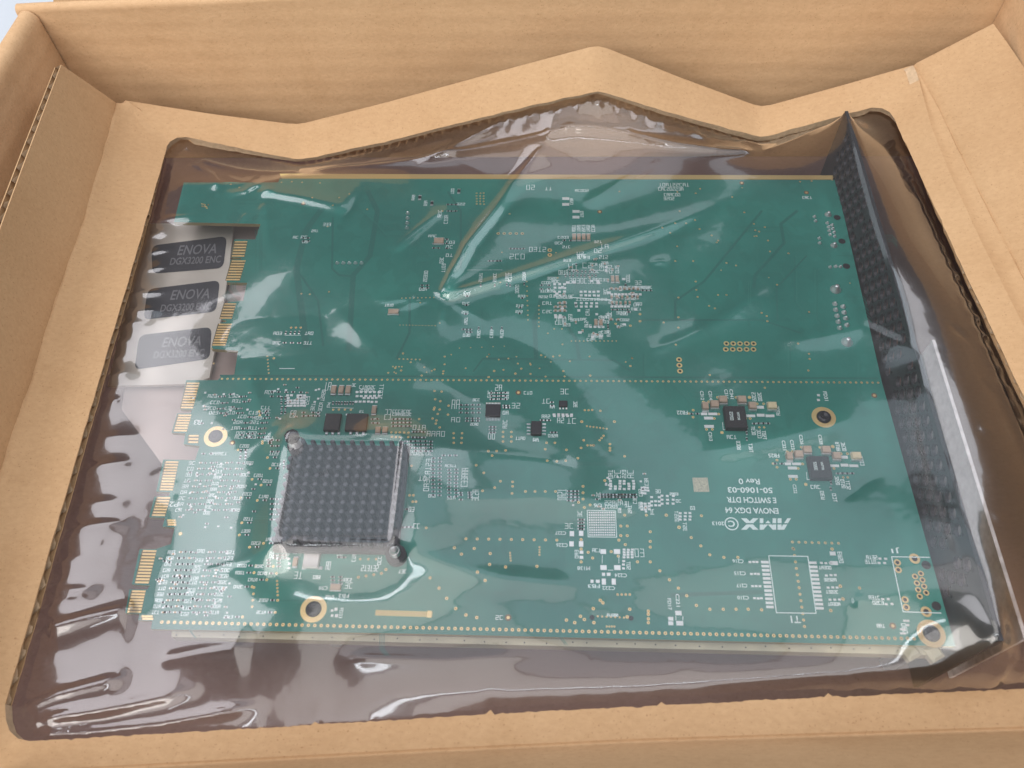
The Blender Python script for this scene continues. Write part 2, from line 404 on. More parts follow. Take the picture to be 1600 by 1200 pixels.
O_front = resample(zpx([(1800, 1128, 0.002), (1600, 1135, 0.0015), (1000, 1154, 0.0015), (700, 1168, 0.0015), (400, 1184, 0.0018), (0, 1206, 0.002)]), 260)
H_br = np.array([H_right[-1], P(1775, 1020, 0.003), P(1768, 1050, 0.0025), H_front[0]])
O_br = np.array([O_right[-1], P(1880, 1060, 0.003), P(1880, 1120, 0.0025), O_front[0]])
H_bl = np.array([H_front[-1], P(28, 1154, .002), P(15, 1142, .002), P(9, 1124, .0021), H_left[0]])
O_bl = np.array([O_front[-1], P(-30, 1208, .002), P(-55, 1208, .002), P(-64, 1200, .002), O_left[0]])
# small tears and nicks along the cut
for arr, amp in ((H_front, 0.00012), (H_back, 0.00015), (H_left, 0.00015), (H_right, 0.0002)):
    arr[2:-2, 0] += amp * rng.standard_normal(len(arr) - 4) * 0.5; arr[2:-2, 1] += amp * rng.standard_normal(len(arr) - 4)
def tongue(arr, px, py, d=(0, 0.0009)):
    q = P(px, py, 0); k = int(np.argmin(np.hypot(arr[:, 0] - q[0], arr[:, 1] - q[1]))); arr[k, 0] += d[0]; arr[k, 1] += d[1]
for px, py in ((495, 1128), (765, 1108), (1033, 1093), (1292, 1083)): tongue(H_front, px, py)

def ring_rows(Hs, Os, k=5):
    return [Hs * (1 - i / (k - 1)) + Os * (i / (k - 1)) for i in range(k)]
sheet('frame_margin', ring_rows(H_left, O_left), ('first',))
sheet('frame_margin', ring_rows(H_right, O_right), ('first',))
sheet('frame_margin', ring_rows(np.r_[H_tl, H_back[1:], H_tr[1:]], np.r_[O_tl, O_back[1:], O_tr[1:]]), ())
sheet('frame_margin', ring_rows(np.r_[H_br, H_front[1:], H_bl[1:]], np.r_[O_br, O_front[1:], O_bl[1:]]), ())
# side and front flaps, bent up beyond a soft crease
def like(ref, pts):                                    # resample pts with the same spacing as ref
    d = np.r_[0, np.cumsum(np.linalg.norm(np.diff(ref, axis=0), axis=1))]; d = d / d[-1]
    p = np.array(pts, float); e = np.r_[0, np.cumsum(np.linalg.norm(np.diff(p, axis=0), axis=1))]; e = e / e[-1]
    return np.stack([np.interp(d, e, p[:, k]) for k in range(3)], 1)
def bend(rows, score=1.0):                                        # rows B, C, E -> smooth section through them
    B, C, E = rows; out = []
    for u in np.linspace(0, 1, 7): out.append(B * (1 - u) + C * u - np.array([0, 0, 1]) * 0.0009 * math.sin(math.pi * u))
    dip = np.zeros_like(C); dip[:, 2] = -0.0005 - 0.0005 * np.abs(np.sin(np.arange(len(C)) * 0.9) * np.sin(np.arange(len(C)) * 0.37))
    out[-1] = C + dip * score; out.insert(-1, B * 0.10 + C * 0.90 - np.array([0, 0, 0.0003])); out.append(C * 0.965 + E * 0.035)
    for u in np.linspace(0, 1, 9)[1:]: out.append(C * (1 - u) + E * u)
    return out
n = 60
C_left = resample(zpx([(-150, 1260, 0.0055), (-20, 790, 0.0065), (17, 675, 0.0068), (50, 582, 0.0070), (82, 472, 0.0078), (123, 360, 0.009), (157, 245, 0.0115), (181, 160, 0.0135)]), n)
E_left = resample(zpx([(-260, 1230, 0.034), (-140, 740, 0.035), (3, 350, 0.037), (45, 236, 0.0375), (96, 101, 0.0375)]), n)
Bl = np.r_[O_left, O_tl[1:]]; C_left, E_left = like(Bl, C_left), like(Bl, E_left)
sheet('flap', bend([Bl, C_left, E_left]), ('last',))
C_right = resample([PY(1429, 100, YO + .001)] + zpx([(1447, 130, 0.0240), (1466, 162, 0.0232), (1512, 257, 0.0218), (1560, 352, 0.0208), (1690, 600, 0.0190), (1920, 1000, 0.012)]), n)
E_right = resample([PY(1552, 37, YO + .003)] + zpx([(1575, 68, 0.0385), (1602, 108, 0.038), (1700, 270, 0.035), (1900, 700, 0.028), (2100, 1100, 0.020)]), n)
Br = np.r_[O_tr, O_right[1:]]; C_right, E_right = like(Br, C_right), like(Br, E_right)
sheet('flap', bend([Br, C_right, E_right]), ('last',))
C_front = O_front + np.array([0, -0.0016, 0.0012]); E_front = O_front + np.array([0, -0.017, 0.036])
sheet('flap', bend([O_front, C_front, E_front], 0.0), ())
HOLE = np.r_[H_left, H_tl[1:], H_back[1:], H_tr[1:], H_right[1:], H_br[1:], H_front[1:], H_bl[1:-1]]

# ================================================================== CIRCUIT BOARD
board = thing('circuit_board', 'large green circuit board with black heatsink and gold edge contacts under clear film', 'circuit board')
B_OUT = [(287, 285), (272, 347), (407, 350), (399, 374), (366, 374), (361, 402), (377, 403), (377, 405), (360, 406), (354, 441), (386, 442), (380, 470),
         (356, 472), (347, 500), (354, 501), (353, 503), (345, 504), (330, 545), (372, 548), (366, 585), (346, 588), (340, 594), (291, 594), (281, 639), (300, 640), (298, 646), (277, 646), (268, 676),
         (290, 677), (287, 694), (312, 697), (305, 719), (255, 718), (244, 768), (266, 769), (264, 775), (241, 776), (233, 808), (258, 809), (254, 823),
         (273, 824), (267, 850), (243, 858), (218, 858), (206, 913), (234, 915), (230, 921), (202, 921), (196, 958), (218, 959), (216, 969), (238, 970), (236, 983),
         (640, 990), (1100, 1001), (1493, 1010), (1378, 597), (1306, 281), (900, 280), (437, 279), (435, 285)]
from mathutils.geometry import tessellate_polygon
bw = [P(a, b, 0)[:2] for a, b in B_OUT]
mb = MB(); nb = len(bw)
tri = tessellate_polygon([[Vector((q[0], q[1], 0)) for q in bw]])
def up(t):
    a, b, c = (bw[i] for i in t); return t if (b[0] - a[0]) * (c[1] - a[1]) - (b[1] - a[1]) * (c[0] - a[0]) > 0 else t[::-1]
tri = [up(tuple(t)) for t in tri]
mb.add([(q[0], q[1], 0) for q in bw], tri, 'mask')
mb.add([(q[0], q[1], -0.0016) for q in bw], [t[::-1] for t in tri], 'mask')
mb.add([(q[0], q[1], 0) for q in bw] + [(q[0], q[1], -0.0016) for q in bw], [(i, (i + 1) % nb, nb + (i + 1) % nb, nb + i) for i in range(nb)], 'fr4')
mb.build('substrate', board)
def inside(poly, X, Y):
    r = np.zeros(X.shape, bool); n = len(poly); j = n - 1
    for i in range(n):
        xi, yi = poly[i][0], poly[i][1]; xj, yj = poly[j][0], poly[j][1]
        c = ((yi > Y) != (yj > Y)) & (X < (xj - xi) * (Y - yi) / (yj - yi + 1e-15) + xi); r ^= c; j = i
    return r

# layer heights above the mask
Z_TR, Z_PAD, Z_SILK = 0.00003, 0.00006, 0.00008
pxmm = lambda x, y: np.linalg.norm(P(x + 5, y) - P(x - 5, y)) / 10      # metres per pixel, across
pymm = lambda x, y: np.linalg.norm(P(x, y + 5) - P(x, y - 5)) / 10      # metres per pixel, up the picture
at = lambda x, y, z=0.0: (*P(x, y)[:2], z)

# --- gaps and traces in the copper under the mask
mb = MB()
for pts, wmm, m in [
    ([(478, 540), (463, 420), (478, 360), (500, 330)], 2.4, 'mask_dark'), ([(545, 545), (552, 430), (578, 400), (590, 330), (575, 300)], 2.0, 'mask_dark'),
    ([(505, 540), (497, 470), (470, 430)], 0.8, 'mask_dark'), ([(520, 340), (519, 420), (530, 430), (552, 432)], 0.8, 'mask_dark'),
    ([(1055, 470), (1100, 440), (1190, 330)], 1.0, 'mask_dark'), ([(1178, 448), (1180, 430), (1225, 380), (1220, 350), (1245, 330)], 1.2, 'mask_dark'),
    ([(1055, 470), (1055, 500)], 0.9, 'mask_dark'), ([(1000, 500), (1190, 500), (1250, 520)], 0.7, 'mask_dark'),
    ([(740, 580), (755, 560), (960, 563), (985, 580)], 0.6, 'mask_dark'), 
    ([(345, 587), (620, 588), (1370, 591)], 0.7, 'mask_dark'),
    ([(1215, 500), (1213, 450), (1260, 400)], 0.6, 'mask_dark'), ([(905, 560), (900, 530), (880, 500)], 1.2, 'mask_dark'),
    ([(838, 560), (835, 500), (845, 470)], 1.6, 'mask_dark'), ([(1050, 930), (1190, 925)], 1.2, 'mask_dark'), ([(1290, 935), (1330, 920), (1395, 925)], 0.9, 'mask_light'),
    ([(700, 300), (720, 330), (720, 420)], 0.8, 'mask_dark'), ([(620, 560), (640, 520), (640, 470)], 0.9, 'mask_dark')]:
    mb.strip([P(*q)[:2] for q in pts], wmm / 1000, m, Z_TR)
for k in range(150):                                    # faint fine traces in bundles
    x = random.uniform(330, 1350); y = random.uniform(300, 960)
    ln = random.uniform(20, 90); a = random.choice([0, 0, 90, 45, 135])
    for q in range(random.randint(1, 4)):
        o_ = q * 3.2; dx, dy = math.cos(math.radians(a)), math.sin(math.radians(a)); bx, by = x - dy * o_, y + dx * o_
        mb.strip([P(bx, by)[:2], P(bx + dx * ln, by + dy * ln)[:2], P(bx + dx * ln + 8, by + dy * ln + 10)[:2]], 0.00016, random.choice(['mask_dark', 'mask_light']), Z_TR * 0.5 + 1e-6 * (k % 9))
mb.build('copper_traces', board, stuff=True)

# --- gold edge contacts: (top centre px, bottom centre px, number, length px)
def finger(cx, cy, lpx, hmm=0.56):
    c = at(cx, cy, Z_PAD); lw = lpx * pxmm(cx, cy); mb = MB()
    mb.box((c[0], c[1], 0.000008), lw, hmm / 1000, Z_PAD, 'gold')
    return mb
for (x0, y0, x1, y1, k, lp) in [(377, 378, 372, 400, 6, 19), (373, 408, 364, 437, 8, 21), (360, 475, 353, 497, 6, 18), (352, 507, 342, 539, 9, 20),
                                (302, 599, 292, 637, 10, 19), (289, 649, 282, 673, 7, 20), (303, 681, 302, 691, 3, 15), (269, 722, 260, 765, 11, 20),
                                (256, 778, 248, 805, 7, 20), (268, 813, 269, 820, 3, 13), (234, 861, 222, 910, 11, 21), (217, 924, 210, 956, 8, 21), (230, 963, 231, 967, 2, 17)]:
    mb = MB(); hb = lp / 2 + 1.5; q_ = [P(x0 - hb, y0 - 1.5), P(x0 + hb - 1, y0 - 1.5), P(x1 + hb - 1, y1 + 1.5), P(x1 - hb, y1 + 1.5)]
    mb.add([(a[0], a[1], 6e-6) for a in q_], [(3, 2, 1, 0)], 'contact_gap'); mb.build('bare_laminate', board)
    for i in range(k):
        u = i / max(1, k - 1); finger(x0 + (x1 - x0) * u, y0 + (y1 - y0) * u, lp).build('edge_contact', board)

# --- silkscreen: pseudo strokes for lettering too small to read
silk = MB()
def glyph(mb, c, ax, ay, wd, ht):
    """one small character: three or four strokes in the box wd x ht"""
    st = 0.2e-3; k = random.randint(0, 5)
    segs = {0: [(0, 0, 0, 1), (0, 1, 1, 1), (1, 1, 1, 0), (0, .5, 1, .5)], 1: [(1, 1, 0, 1), (0, 1, 0, 0), (0, 0, 1, 0)],
            2: [(0, 1, 1, 1), (1, 1, 1, .5), (1, .5, 0, .5), (0, .5, 0, 0), (0, 0, 1, 0)], 3: [(.5, 0, .5, 1), (0, 0, 1, 0)],
            4: [(0, 1, 1, 1), (1, 1, 1, 0), (1, 0, 0, 0), (0, .5, 1, .5)], 5: [(0, 0, 0, 1), (0, 1, 1, 1), (1, 1, 1, 0), (1, 0, 0, 0)]}[k]
    for a, b, d, e in segs:
        p = c + ax * (a - .5) * wd + ay * (b - .5) * ht; q = c + ax * (d - .5) * wd + ay * (e - .5) * ht
        mb.strip([p, q], st, 'silk', Z_SILK)
def slab(px, py, wpx, hpx, vert=False, n=None):
    """unreadable refdes filling wpx x hpx"""
    W_, H_ = wpx * pxmm(px, py), hpx * pymm(px, py); c = np.array(P(px, py)[:2]); X, Y = np.array([1., 0]), np.array([0, 1.])
    L_ = H_ if vert else W_; T_ = W_ if vert else H_
    n = n or max(2, int(round(L_ / (T_ * 0.75)))); n = min(n, 9)
    ax, ay = (Y, -X) if vert else (X, Y)
    for i in range(n): glyph(silk, c + ax * ((i + .5) / n - .5) * L_, ax, ay, L_ / n * 0.62, T_ * 0.86)
def line_px(pts, wmm=0.18): silk.strip([P(*q)[:2] for q in pts], wmm / 1000, 'silk', Z_SILK)

# --- vias and small pads
via = MB()
def v(px, py, r=0.42, hole=True):
    c = P(px, py); via.disc((c[0], c[1], Z_PAD), r / 1000, 'gold', 8)
    if hole: via.disc((c[0], c[1], Z_PAD + 1.5e-5), r * 0.38 / 1000, 'hole', 6)
def vrow(x0, y0, x1, y1, n, r=0.42, hole=True):
    for i in range(n): u = i / max(1, n - 1); v(x0 + (x1 - x0) * u, y0 + (y1 - y0) * u, r, hole)
vrow(347, 592, 1372, 598, 120, 0.40); vrow(253, 972, 1428, 998, 119, 0.50)

# --- passives: solder ends + body, joined per cluster as they are a pixel or two each
pas = MB()
def smd(px, py, vert=False, L=1.0, Wd=0.52, body='black_ic', ends=True, h=0.35):
    c = P(px, py); rz = math.pi / 2 if vert else 0.0; d = np.array([math.cos(rz), math.sin(rz)]) * L * 0.45e-3
    for s_ in (-1, 1): pas.chamfer((c[0] + s_ * d[0], c[1] + s_ * d[1], 2e-5), L * 0.42e-3, Wd * 1.05e-3, 0.00022, 0.00008, 'solder', rz)
    if body: pas.box((c[0], c[1], 1e-5), L * 0.62e-3, Wd * 0.9e-3, h * 1e-3, body, rz)
def pad(px, py, wpx, hpx, mat='tin'):
    c = P(px, py); pas.chamfer((c[0], c[1], 1e-5), wpx * pxmm(px, py), hpx * pymm(px, py), 0.00014, 0.00004, mat)
def arr(x0, y0, x1, y1, nx, ny, kind='rh', skew=0.0, drop=0.06):
    for j in range(ny):
        for i in range(nx):
            if random.random() < drop: continue
            x = x0 + (x1 - x0) * (i / max(1, nx - 1)) + skew * j; y = y0 + (y1 - y0) * (j / max(1, ny - 1))
            x += random.uniform(-.5, .5); y += random.uniform(-.3, .3)
            if kind == 'rh': smd(x, y)
            elif kind == 'rv': smd(x, y, True)
            elif kind == 'th': smd(x, y, False, 1.3, 0.8, 'tan', h=0.6)
            elif kind == 'tv': smd(x, y, True, 1.5, 0.8, 'tan', h=0.6)
            elif kind == 'p': pad(x, y, 4.5, 3.2)
            elif kind == 'g': v(x, y, 0.38)

# lower left banks (behind the lower edge contacts)
for k in range(9):
    y = 723.5 + 9.2 * k; x = 300 - 2.6 * k
    slab(x, y, 11, 5.5)
    for dx in (14, 31, 55, 73):
        smd(x + dx, y, False, 0.95, 0.5, random.choice(['black_ic', 'tan'])); smd(x + dx + 7.5, y + random.uniform(-1, 1), False, 0.7, 0.5)
    slab(x + 44, y + 4.5, 11, 5)
    if k % 2 == 0: slab(x + 88, y, 16, 5)
for k in range(11):
    y = 863 + 9.4 * k; x = 272 - 2.5 * k
    slab(x - 4, y, 12, 5.5)
    for dx in (11, 27, 56, 74): smd(x + dx, y, False, 0.95, 0.5, random.choice(['black_ic', 'tan'])); smd(x + dx + 7.5, y + random.uniform(-1, 1), False, 0.7, 0.5)
    slab(x + 42, y + random.uniform(-2, 5), 13, 5.5)
    slab(x + 88, y, 15, 5.5)
for k, (x, y) in enumerate([(332, 619), (336, 629), (365, 619), (370, 627), (330, 638), (358, 638), (334, 645), (360, 645), (378, 651), (396, 645), (402, 653), (372, 660), (398, 660), (368, 669), (395, 669), (376, 677), (394, 677), (374, 683), (393, 683)]):
    slab(x, y, 15, 5.2); smd(x + 12, y + 1); smd(x + 19, y + .5, False, .7)
for x, y in [(415, 637), (416, 643), (420, 684), (420, 687), (382, 697), (428, 709), (432, 726), (404, 743), (418, 752), (412, 776), (386, 772), (388, 811), (384, 830), (400, 849), (422, 843)]:
    slab(x, y, 15, 5); smd(x + 2, y + 6); v(x - 10, y + 6)
arr(376, 705, 384, 715, 2, 3, 'rv'); arr(425, 688, 434, 706, 2, 3, 'rh'); arr(444, 722, 452, 745, 2, 4, 'rv'); arr(425, 780, 441, 812, 3, 5, 'rh')
slab(342, 709, 26, 5); arr(318, 709, 330, 709, 2, 1, 'rh')
vrow(331, 545, 334, 568, 2, .35)
# right of the lower banks
for x, y, n_ in [(378, 884, 3), (405, 885, 2), (375, 895, 3), (410, 896, 2), (395, 906, 3), (372, 917, 3), (412, 938, 3), (408, 957, 3), (357, 964, 3)]:
    slab(x, y, 15, 5); smd(x + 14, y); v(x + 22, y)
vrow(433, 908, 434, 930, 5, .35); vrow(397, 918, 394, 948, 4, .38)
# around the heatsink
arr(425, 613, 470, 620, 5, 2, 'rh'); slab(421, 613, 15, 6); arr(450, 618, 476, 634, 6, 5, 'p'); arr(440, 622, 446, 645, 2, 4, 'rv'); slab(458, 647, 10, 12); slab(480, 626, 7, 14, True)
slab(489, 636, 6, 12, True); slab(501, 636, 6, 14, True); slab(505, 618, 6, 18, True); arr(475, 645, 497, 650, 4, 2, 'rh')
slab(512, 604, 12, 14); arr(556, 622, 588, 628, 6, 2, 'p'); arr(558, 613, 592, 619, 6, 2, 'p'); slab(574, 605, 26, 5); slab(574, 610, 24, 4); slab(553, 602, 7, 5); slab(595, 612, 7, 24, True)
arr(521, 630, 552, 630, 8, 1, 'rv'); line_px([(519, 637), (552, 638)]); arr(521, 640, 548, 641, 4, 1, 'g'); slab(514, 633, 6, 8); slab(565, 643, 8, 4); slab(545, 650, 5, 9, True)
slab(606, 648, 11, 18); slab(628, 643, 30, 5); slab(628, 648, 30, 4); arr(615, 655, 640, 666, 5, 3, 'rh', 0, .0); arr(583, 655, 590, 668, 2, 3, 'rh')
slab(655, 668, 22, 8); arr(612, 676, 638, 683, 5, 2, 'g'); arr(646, 675, 662, 684, 4, 2, 'rh'); slab(681, 678, 30, 9); arr(634, 690, 673, 705, 6, 4, 'rh'); slab(655, 708, 44, 7)
arr(677, 716, 687, 774, 2, 11, 'rh', 0, 0); slab(668, 742, 9, 52, True, 8); slab(660, 748, 14, 7); arr(702, 734, 713, 776, 2, 9, 'rh', 0, 0); slab(726, 746, 11, 30, True, 6); slab(704, 728, 18, 4); slab(705, 778, 14, 5); slab(675, 775, 12, 5)
arr(720, 770, 734, 781, 2, 4, 'rh'); slab(743, 774, 11, 18, True, 4); arr(693, 712, 712, 714, 3, 1, 'rh')
vrow(678, 640, 692, 690, 1); 
for x, y in [(679, 611), (690, 612), (680, 624), (688, 627), (679, 637), (684, 647), (682, 657), (687, 640), (700, 648), (676, 654), (701, 634), (655, 655), (687, 668), (681, 662)]: v(x, y, .4)
vrow(709, 677, 709, 692, 3, .4); vrow(722, 677, 721, 692, 3, .4); vrow(786, 675, 786, 690, 3, .42); vrow(799, 675, 799, 690, 3, .42)
slab(643, 796, 10, 8); arr(628, 796, 636, 797, 2, 1, 'rh'); slab(651, 822, 11, 8); arr(630, 824, 642, 825, 3, 1, 'rh'); v(666, 825)
for x, y in [(643, 728), (744, 727), (756, 739), (782, 752), (773, 762), (754, 767), (801, 753), (801, 760), (800, 771), (821, 768), (836, 768), (852, 768), (868, 768), (763, 705), (776, 705), (790, 704), (769, 712), (852, 702), (885, 703), (903, 716), (870, 721), (884, 720), (855, 720), (854, 692), (867, 692), (953, 694), (953, 700), (953, 704), (976, 713), (912, 688), (908, 700), (927, 696), (640, 774), (646, 774), (645, 784), (650, 784)]: v(x, y, .42)
# along the upper edge of the lower half
slab(712, 632, 14, 16); arr(720, 633, 748, 645, 4, 3, 'rh', 0, 0); slab(744, 625, 12, 4); slab(712, 656, 16, 8); arr(730, 654, 747, 658, 3, 2, 'rh'); slab(741, 663, 13, 4)
slab(779, 606, 12, 10); arr(768, 614, 790, 624, 4, 3, 'rh', 0, 0); slab(765, 616, 6, 12, True); slab(792, 618, 6, 12, True); slab(806, 634, 15, 9); arr(788, 634, 794, 637, 2, 2, 'rh'); slab(790, 645, 10, 6); slab(789, 663, 7, 14, True); arr(767, 667, 772, 676, 2, 3, 'rh'); slab(768, 682, 12, 10)
slab(825, 614, 14, 5); slab(882, 612, 15, 9); slab(853, 627, 14, 8); arr(862, 624, 866, 634, 1, 3, 'rh'); slab(899, 632, 6, 10, True); arr(866, 648, 893, 650, 5, 2, 'p'); slab(876, 657, 12, 9); slab(893, 658, 16, 9); slab(853, 651, 14, 6); arr(847, 657, 858, 658, 3, 1, 'rh'); slab(863, 636, 8, 5)
slab(813, 685, 16, 5); slab(837, 687, 9, 5); slab(864, 681, 16, 5); arr(862, 676, 868, 676, 2, 1, 'rh')
arr(914, 641, 925, 642, 3, 1, 'g'); v(938, 642); vrow(917, 666, 948, 670, 7, .32); v(909, 659, .5); v(960, 659, .5); vrow(937, 688, 943, 681, 3, .38); vrow(918, 696, 928, 696, 3, .36)
for k in range(46): v(random.uniform(605, 1000), random.uniform(552, 590), random.uniform(.22, .42))
for k in range(22): v(random.uniform(600, 1360), random.uniform(290, 585), random.uniform(.2, .36))
vrow(718, 544, 788, 541, 5, .2); vrow(624, 561, 656, 562, 6, .3); vrow(614, 573, 628, 573, 4, .3)
# the square array footprint and the clusters round it
cx0, cy0, cx1, cy1 = 921, 801, 959, 836
for j in range(10):
    for i in range(12): pad(cx0 + (cx1 - cx0) * i / 11 + (j * 0.1), cy0 + (cy1 - cy0) * j / 9, 2.6, 2.6)
line_px([(917.5, 797.5), (961.5, 798.5), (963.5, 839.5), (919, 839), (917.5, 797.5)], .26)
slab(906, 803, 7, 10, True); arr(906, 812, 910, 827, 2, 4, 'rh'); slab(889, 822, 15, 9); 
for (x, y, a, b) in [(893.5, 834, 7, 8), (908, 833.5, 7, 8), (893, 850, 7, 8), (908, 850, 7, 9), (908.5, 863, 6, 5), (908.5, 871, 6, 5), (942.5, 862, 9, 7.5), (964, 862, 10, 7.5), (943, 887, 10, 7.5), (964.5, 887, 10, 7.5), (943.5, 909, 6.5, 9.5), (959, 909, 6.5, 9.5), (943, 897.5, 5, 5), (951, 897.5, 6, 5), (925, 908.5, 5, 5), (934, 908.5, 6, 5)]: pad(x, y, a, b)
line_px([(941, 868), (941, 880)]); line_px([(967, 868), (967, 880)]); line_px([(950, 891), (958, 891)])
slab(901, 866, 6, 14, True); slab(932, 860, 14, 6)
arr(975, 859, 988, 871, 3, 4, 'p'); slab(999, 864, 17, 14); arr(974, 877, 976, 888, 1, 3, 'p'); slab(982, 884, 6, 13, True)
slab(954, 741, 8, 14, True); slab(965, 741, 11, 14, True); slab(975, 741, 6, 14, True); slab(985, 741, 11, 14, True)
arr(954, 752, 990, 764, 6, 4, 'p', 0, .1); arr(940, 773, 992, 777, 11, 2, 'rh', 0, 0); slab(935, 775, 6, 13, True); slab(962, 786, 36, 7); slab(955, 792, 20, 5); slab(980, 788, 8, 10); slab(992, 782, 6, 11, True); slab(968, 798, 5, 7); slab(984, 796, 6, 13, True)
arr(1003, 762, 1012, 771, 3, 3, 'p'); arr(1003, 787, 1014, 796, 3, 3, 'p'); slab(1001, 770, 6, 12, True); slab(1001, 790, 6, 12, True); slab(1010, 753, 6, 12, True); arr(1018, 777, 1030, 790, 3, 3, 'p'); slab(1028, 768, 9, 6); slab(1019, 800, 7, 9)
arr(1034, 775, 1052, 787, 3, 3, 'p'); slab(1053, 772, 14, 4); slab(1060, 783, 9, 5); v(1041, 805, .5); v(1010, 805, .45); slab(1057, 807, 6, 18, True); arr(1063, 802, 1078, 812, 3, 3, 'p'); slab(1082, 794, 8, 6); slab(1070, 823, 6, 14, True); v(1061, 824, .55); v(1096, 806, .45)
slab(878, 773, 15, 18, True, 4); arr(889, 768, 902, 782, 3, 4, 'rh', 0, 0)
for x, y in [(911, 760), (911, 770), (911, 780), (913, 793), (922, 789), (904, 785), (945, 751), (976, 805), (970, 822), (980, 822), (970, 837), (980, 837), (967, 844), (977, 851), (908, 843), (908, 858), (908, 878), (919, 863), (926, 872), (966, 869), (955, 862), (996, 878), (1016, 831), (1016, 846), (1016, 855), (1016, 878), (1031, 892), (1046, 906), (1060, 919), (1073, 931), (1088, 946), (1109, 952), (1130, 952), (1150, 952), (1169, 952), (1190, 953), (1109, 867), (1131, 871), (1153, 871), (1095, 853), (1080, 840), (1013, 955), (1013, 960), (1013, 967), (1013, 973)]: v(x, y, .45)
vrow(728, 842, 870, 844, 9, .45); vrow(965, 929, 984, 929, 4, .35)
for x, y in [(710, 856), (721, 866), (741, 857), (766, 865), (765, 882), (790, 886), (839, 885), (746, 894), (758, 907), (672, 903), (686, 919), (698, 935), (712, 951), (728, 961), (745, 965), (603, 890), (885, 969), (898, 973), (907, 963), (913, 968), (928, 973), (927, 951), (938, 938), (942, 942), (980, 964), (984, 952)]: v(x, y, .48)
vrow(934, 963, 975, 965, 7, .28); vrow(948, 979, 960, 979, 4, .28); slab(957, 961, 18, 4); vrow(797, 864, 798, 876, 4, .3); vrow(843, 855, 843, 867, 4, .3)
slab(780, 965, 13, 7); slab(629, 893, 13, 6)
# transformer footprint
for i in range(12):
    u = i / 11; pad(1195 + 8 * u, 878.5 + 70 * u, 12, 4); pad(1270 + 11 * u, 879.5 + 71 * u, 12, 4)
line_px([(1201, 868.5), (1262, 869.5), (1275, 958.5), (1213, 957.5), (1201, 868.5)], .26)
vrow(1240, 858, 1257, 979, 13, .42); vrow(1238, 847, 1310, 849, 8, .42); v(1239, 857, .45)
for x, y, in [(1183, 878), (1185, 897), (1187, 916), (1190, 935)]: arr(x - 11, y, x, y, 3, 1, 'p', 0, 0)
for x, y in [(1283, 880), (1291, 899), (1294, 918), (1297, 937)]: arr(x, y, x + 14, y, 3, 1, 'p', 0, 0); slab(x + 6, y + 7, 20, 5)
pad(1303, 880, 12, 6); pad(1301, 865, 9, 6); v(1300, 858, .5); v(1313, 916, .5); v(1317, 936, .5); v(1298, 954, .5); v(1343, 919, .45); slab(1313, 871, 7, 18, True)
for y, x in [(873, 1362), (880, 1360), (936, 1366), (944, 1372)]: slab(x, y - 2, 18, 6); arr(x + 13, y, x + 22, y, 2, 1, 'p', 0, 0)
slab(1376, 978, 13, 6); pad(1060, 958, 10, 7); pad(1062, 974, 11, 7); pad(1048, 967, 8, 6); pad(1048, 974, 8, 6); line_px([(1056, 963), (1056, 969)]); line_px([(1067, 963), (1067, 969)])
arr(1408, 970, 1418, 990, 3, 4, 'p', 0, .3); slab(1413, 982, 8, 16, True)
# connector outline at the right edge
line_px([(1452, 871), (1393, 870), (1411, 956), (1470, 958)], .26)
# upper half
slab(475, 371, 11, 5); arr(474, 372, 482, 377, 2, 2, 'rh'); slab(492, 361, 11, 4); slab(462, 371, 9, 4); slab(477, 378, 11, 4); slab(511, 351, 13, 5)
arr(447, 520, 468, 520, 4, 1, 'rv'); arr(445, 536, 468, 536, 3, 1, 'rh'); slab(434, 521, 14, 5); slab(483, 521, 14, 5); slab(432, 536, 14, 5); slab(481, 536, 14, 5); line_px([(445, 524), (470, 524)]); vrow(455, 512, 470, 512, 3, .42)
line_px([(437, 576), (460, 576)], .3); vrow(418, 557, 420, 583, 6, .3); v(428, 560)
for x, y in [(474, 316), (520, 321), (530, 309), (546, 303), (440, 285), (456, 284), (472, 285), (500, 286), (488, 309), (574, 327), (512, 354), (471, 459), (484, 460), (514, 456), (361, 288), (374, 293)]: v(x, y, .34)
for (x, y) in [(656, 309), (675, 318), (717, 299)]: smd(x, y, True, 2.0, 1.1, 'black_ic', h=.5); slab(x - 10, y, 5, 9, True)
arr(700, 320, 712, 330, 3, 2, 'rh'); slab(687, 334, 6, 12, True); slab(697, 343, 6, 14, True); slab(720, 319, 14, 4); arr(745, 302, 756, 319, 3, 5, 'g')
slab(676, 369, 14, 4); slab(704, 379, 14, 5); slab(702, 386, 12, 5); arr(678, 374, 698, 388, 4, 3, 'rh', 0, .3); slab(702, 399, 12, 5); slab(690, 407, 6, 10, True); slab(693, 419, 6, 14, True)
slab(665, 432, 6, 18, True); arr(660, 446, 668, 450, 2, 2, 'rh'); slab(661, 452, 13, 5); vrow(628, 466, 678, 465, 9, .25); vrow(625, 508, 680, 509, 12, .2)
slab(608, 477, 14, 4); slab(829, 293, 15, 8); slab(857, 295, 12, 5); slab(909, 298, 22, 4)
slab(840, 390, 28, 8); arr(798, 389, 818, 391, 5, 1, 'rh', 0, 0); slab(808, 401, 26, 9); arr(765, 408, 782, 409, 4, 1, 'rh'); line_px([(730, 422), (785, 422)], .1)
for (x, y) in [(751, 434), (773, 434), (792, 433), (797, 434), (819, 432)]: slab(x, y, 5, 14, True); smd(x, y + 12, True)
for (x, y) in [(729, 460), (728, 474), (727, 488), (815, 463), (812, 478), (811, 487)]: slab(x, y, 12, 4); smd(x + 1, y + 3)
arr(724, 515, 735, 519, 3, 2, 'rh'); slab(729, 524, 12, 5); slab(728, 502, 5, 12, True)
for x in (748, 768, 784): slab(x, 522, 5, 13, True); smd(x, 513, True)
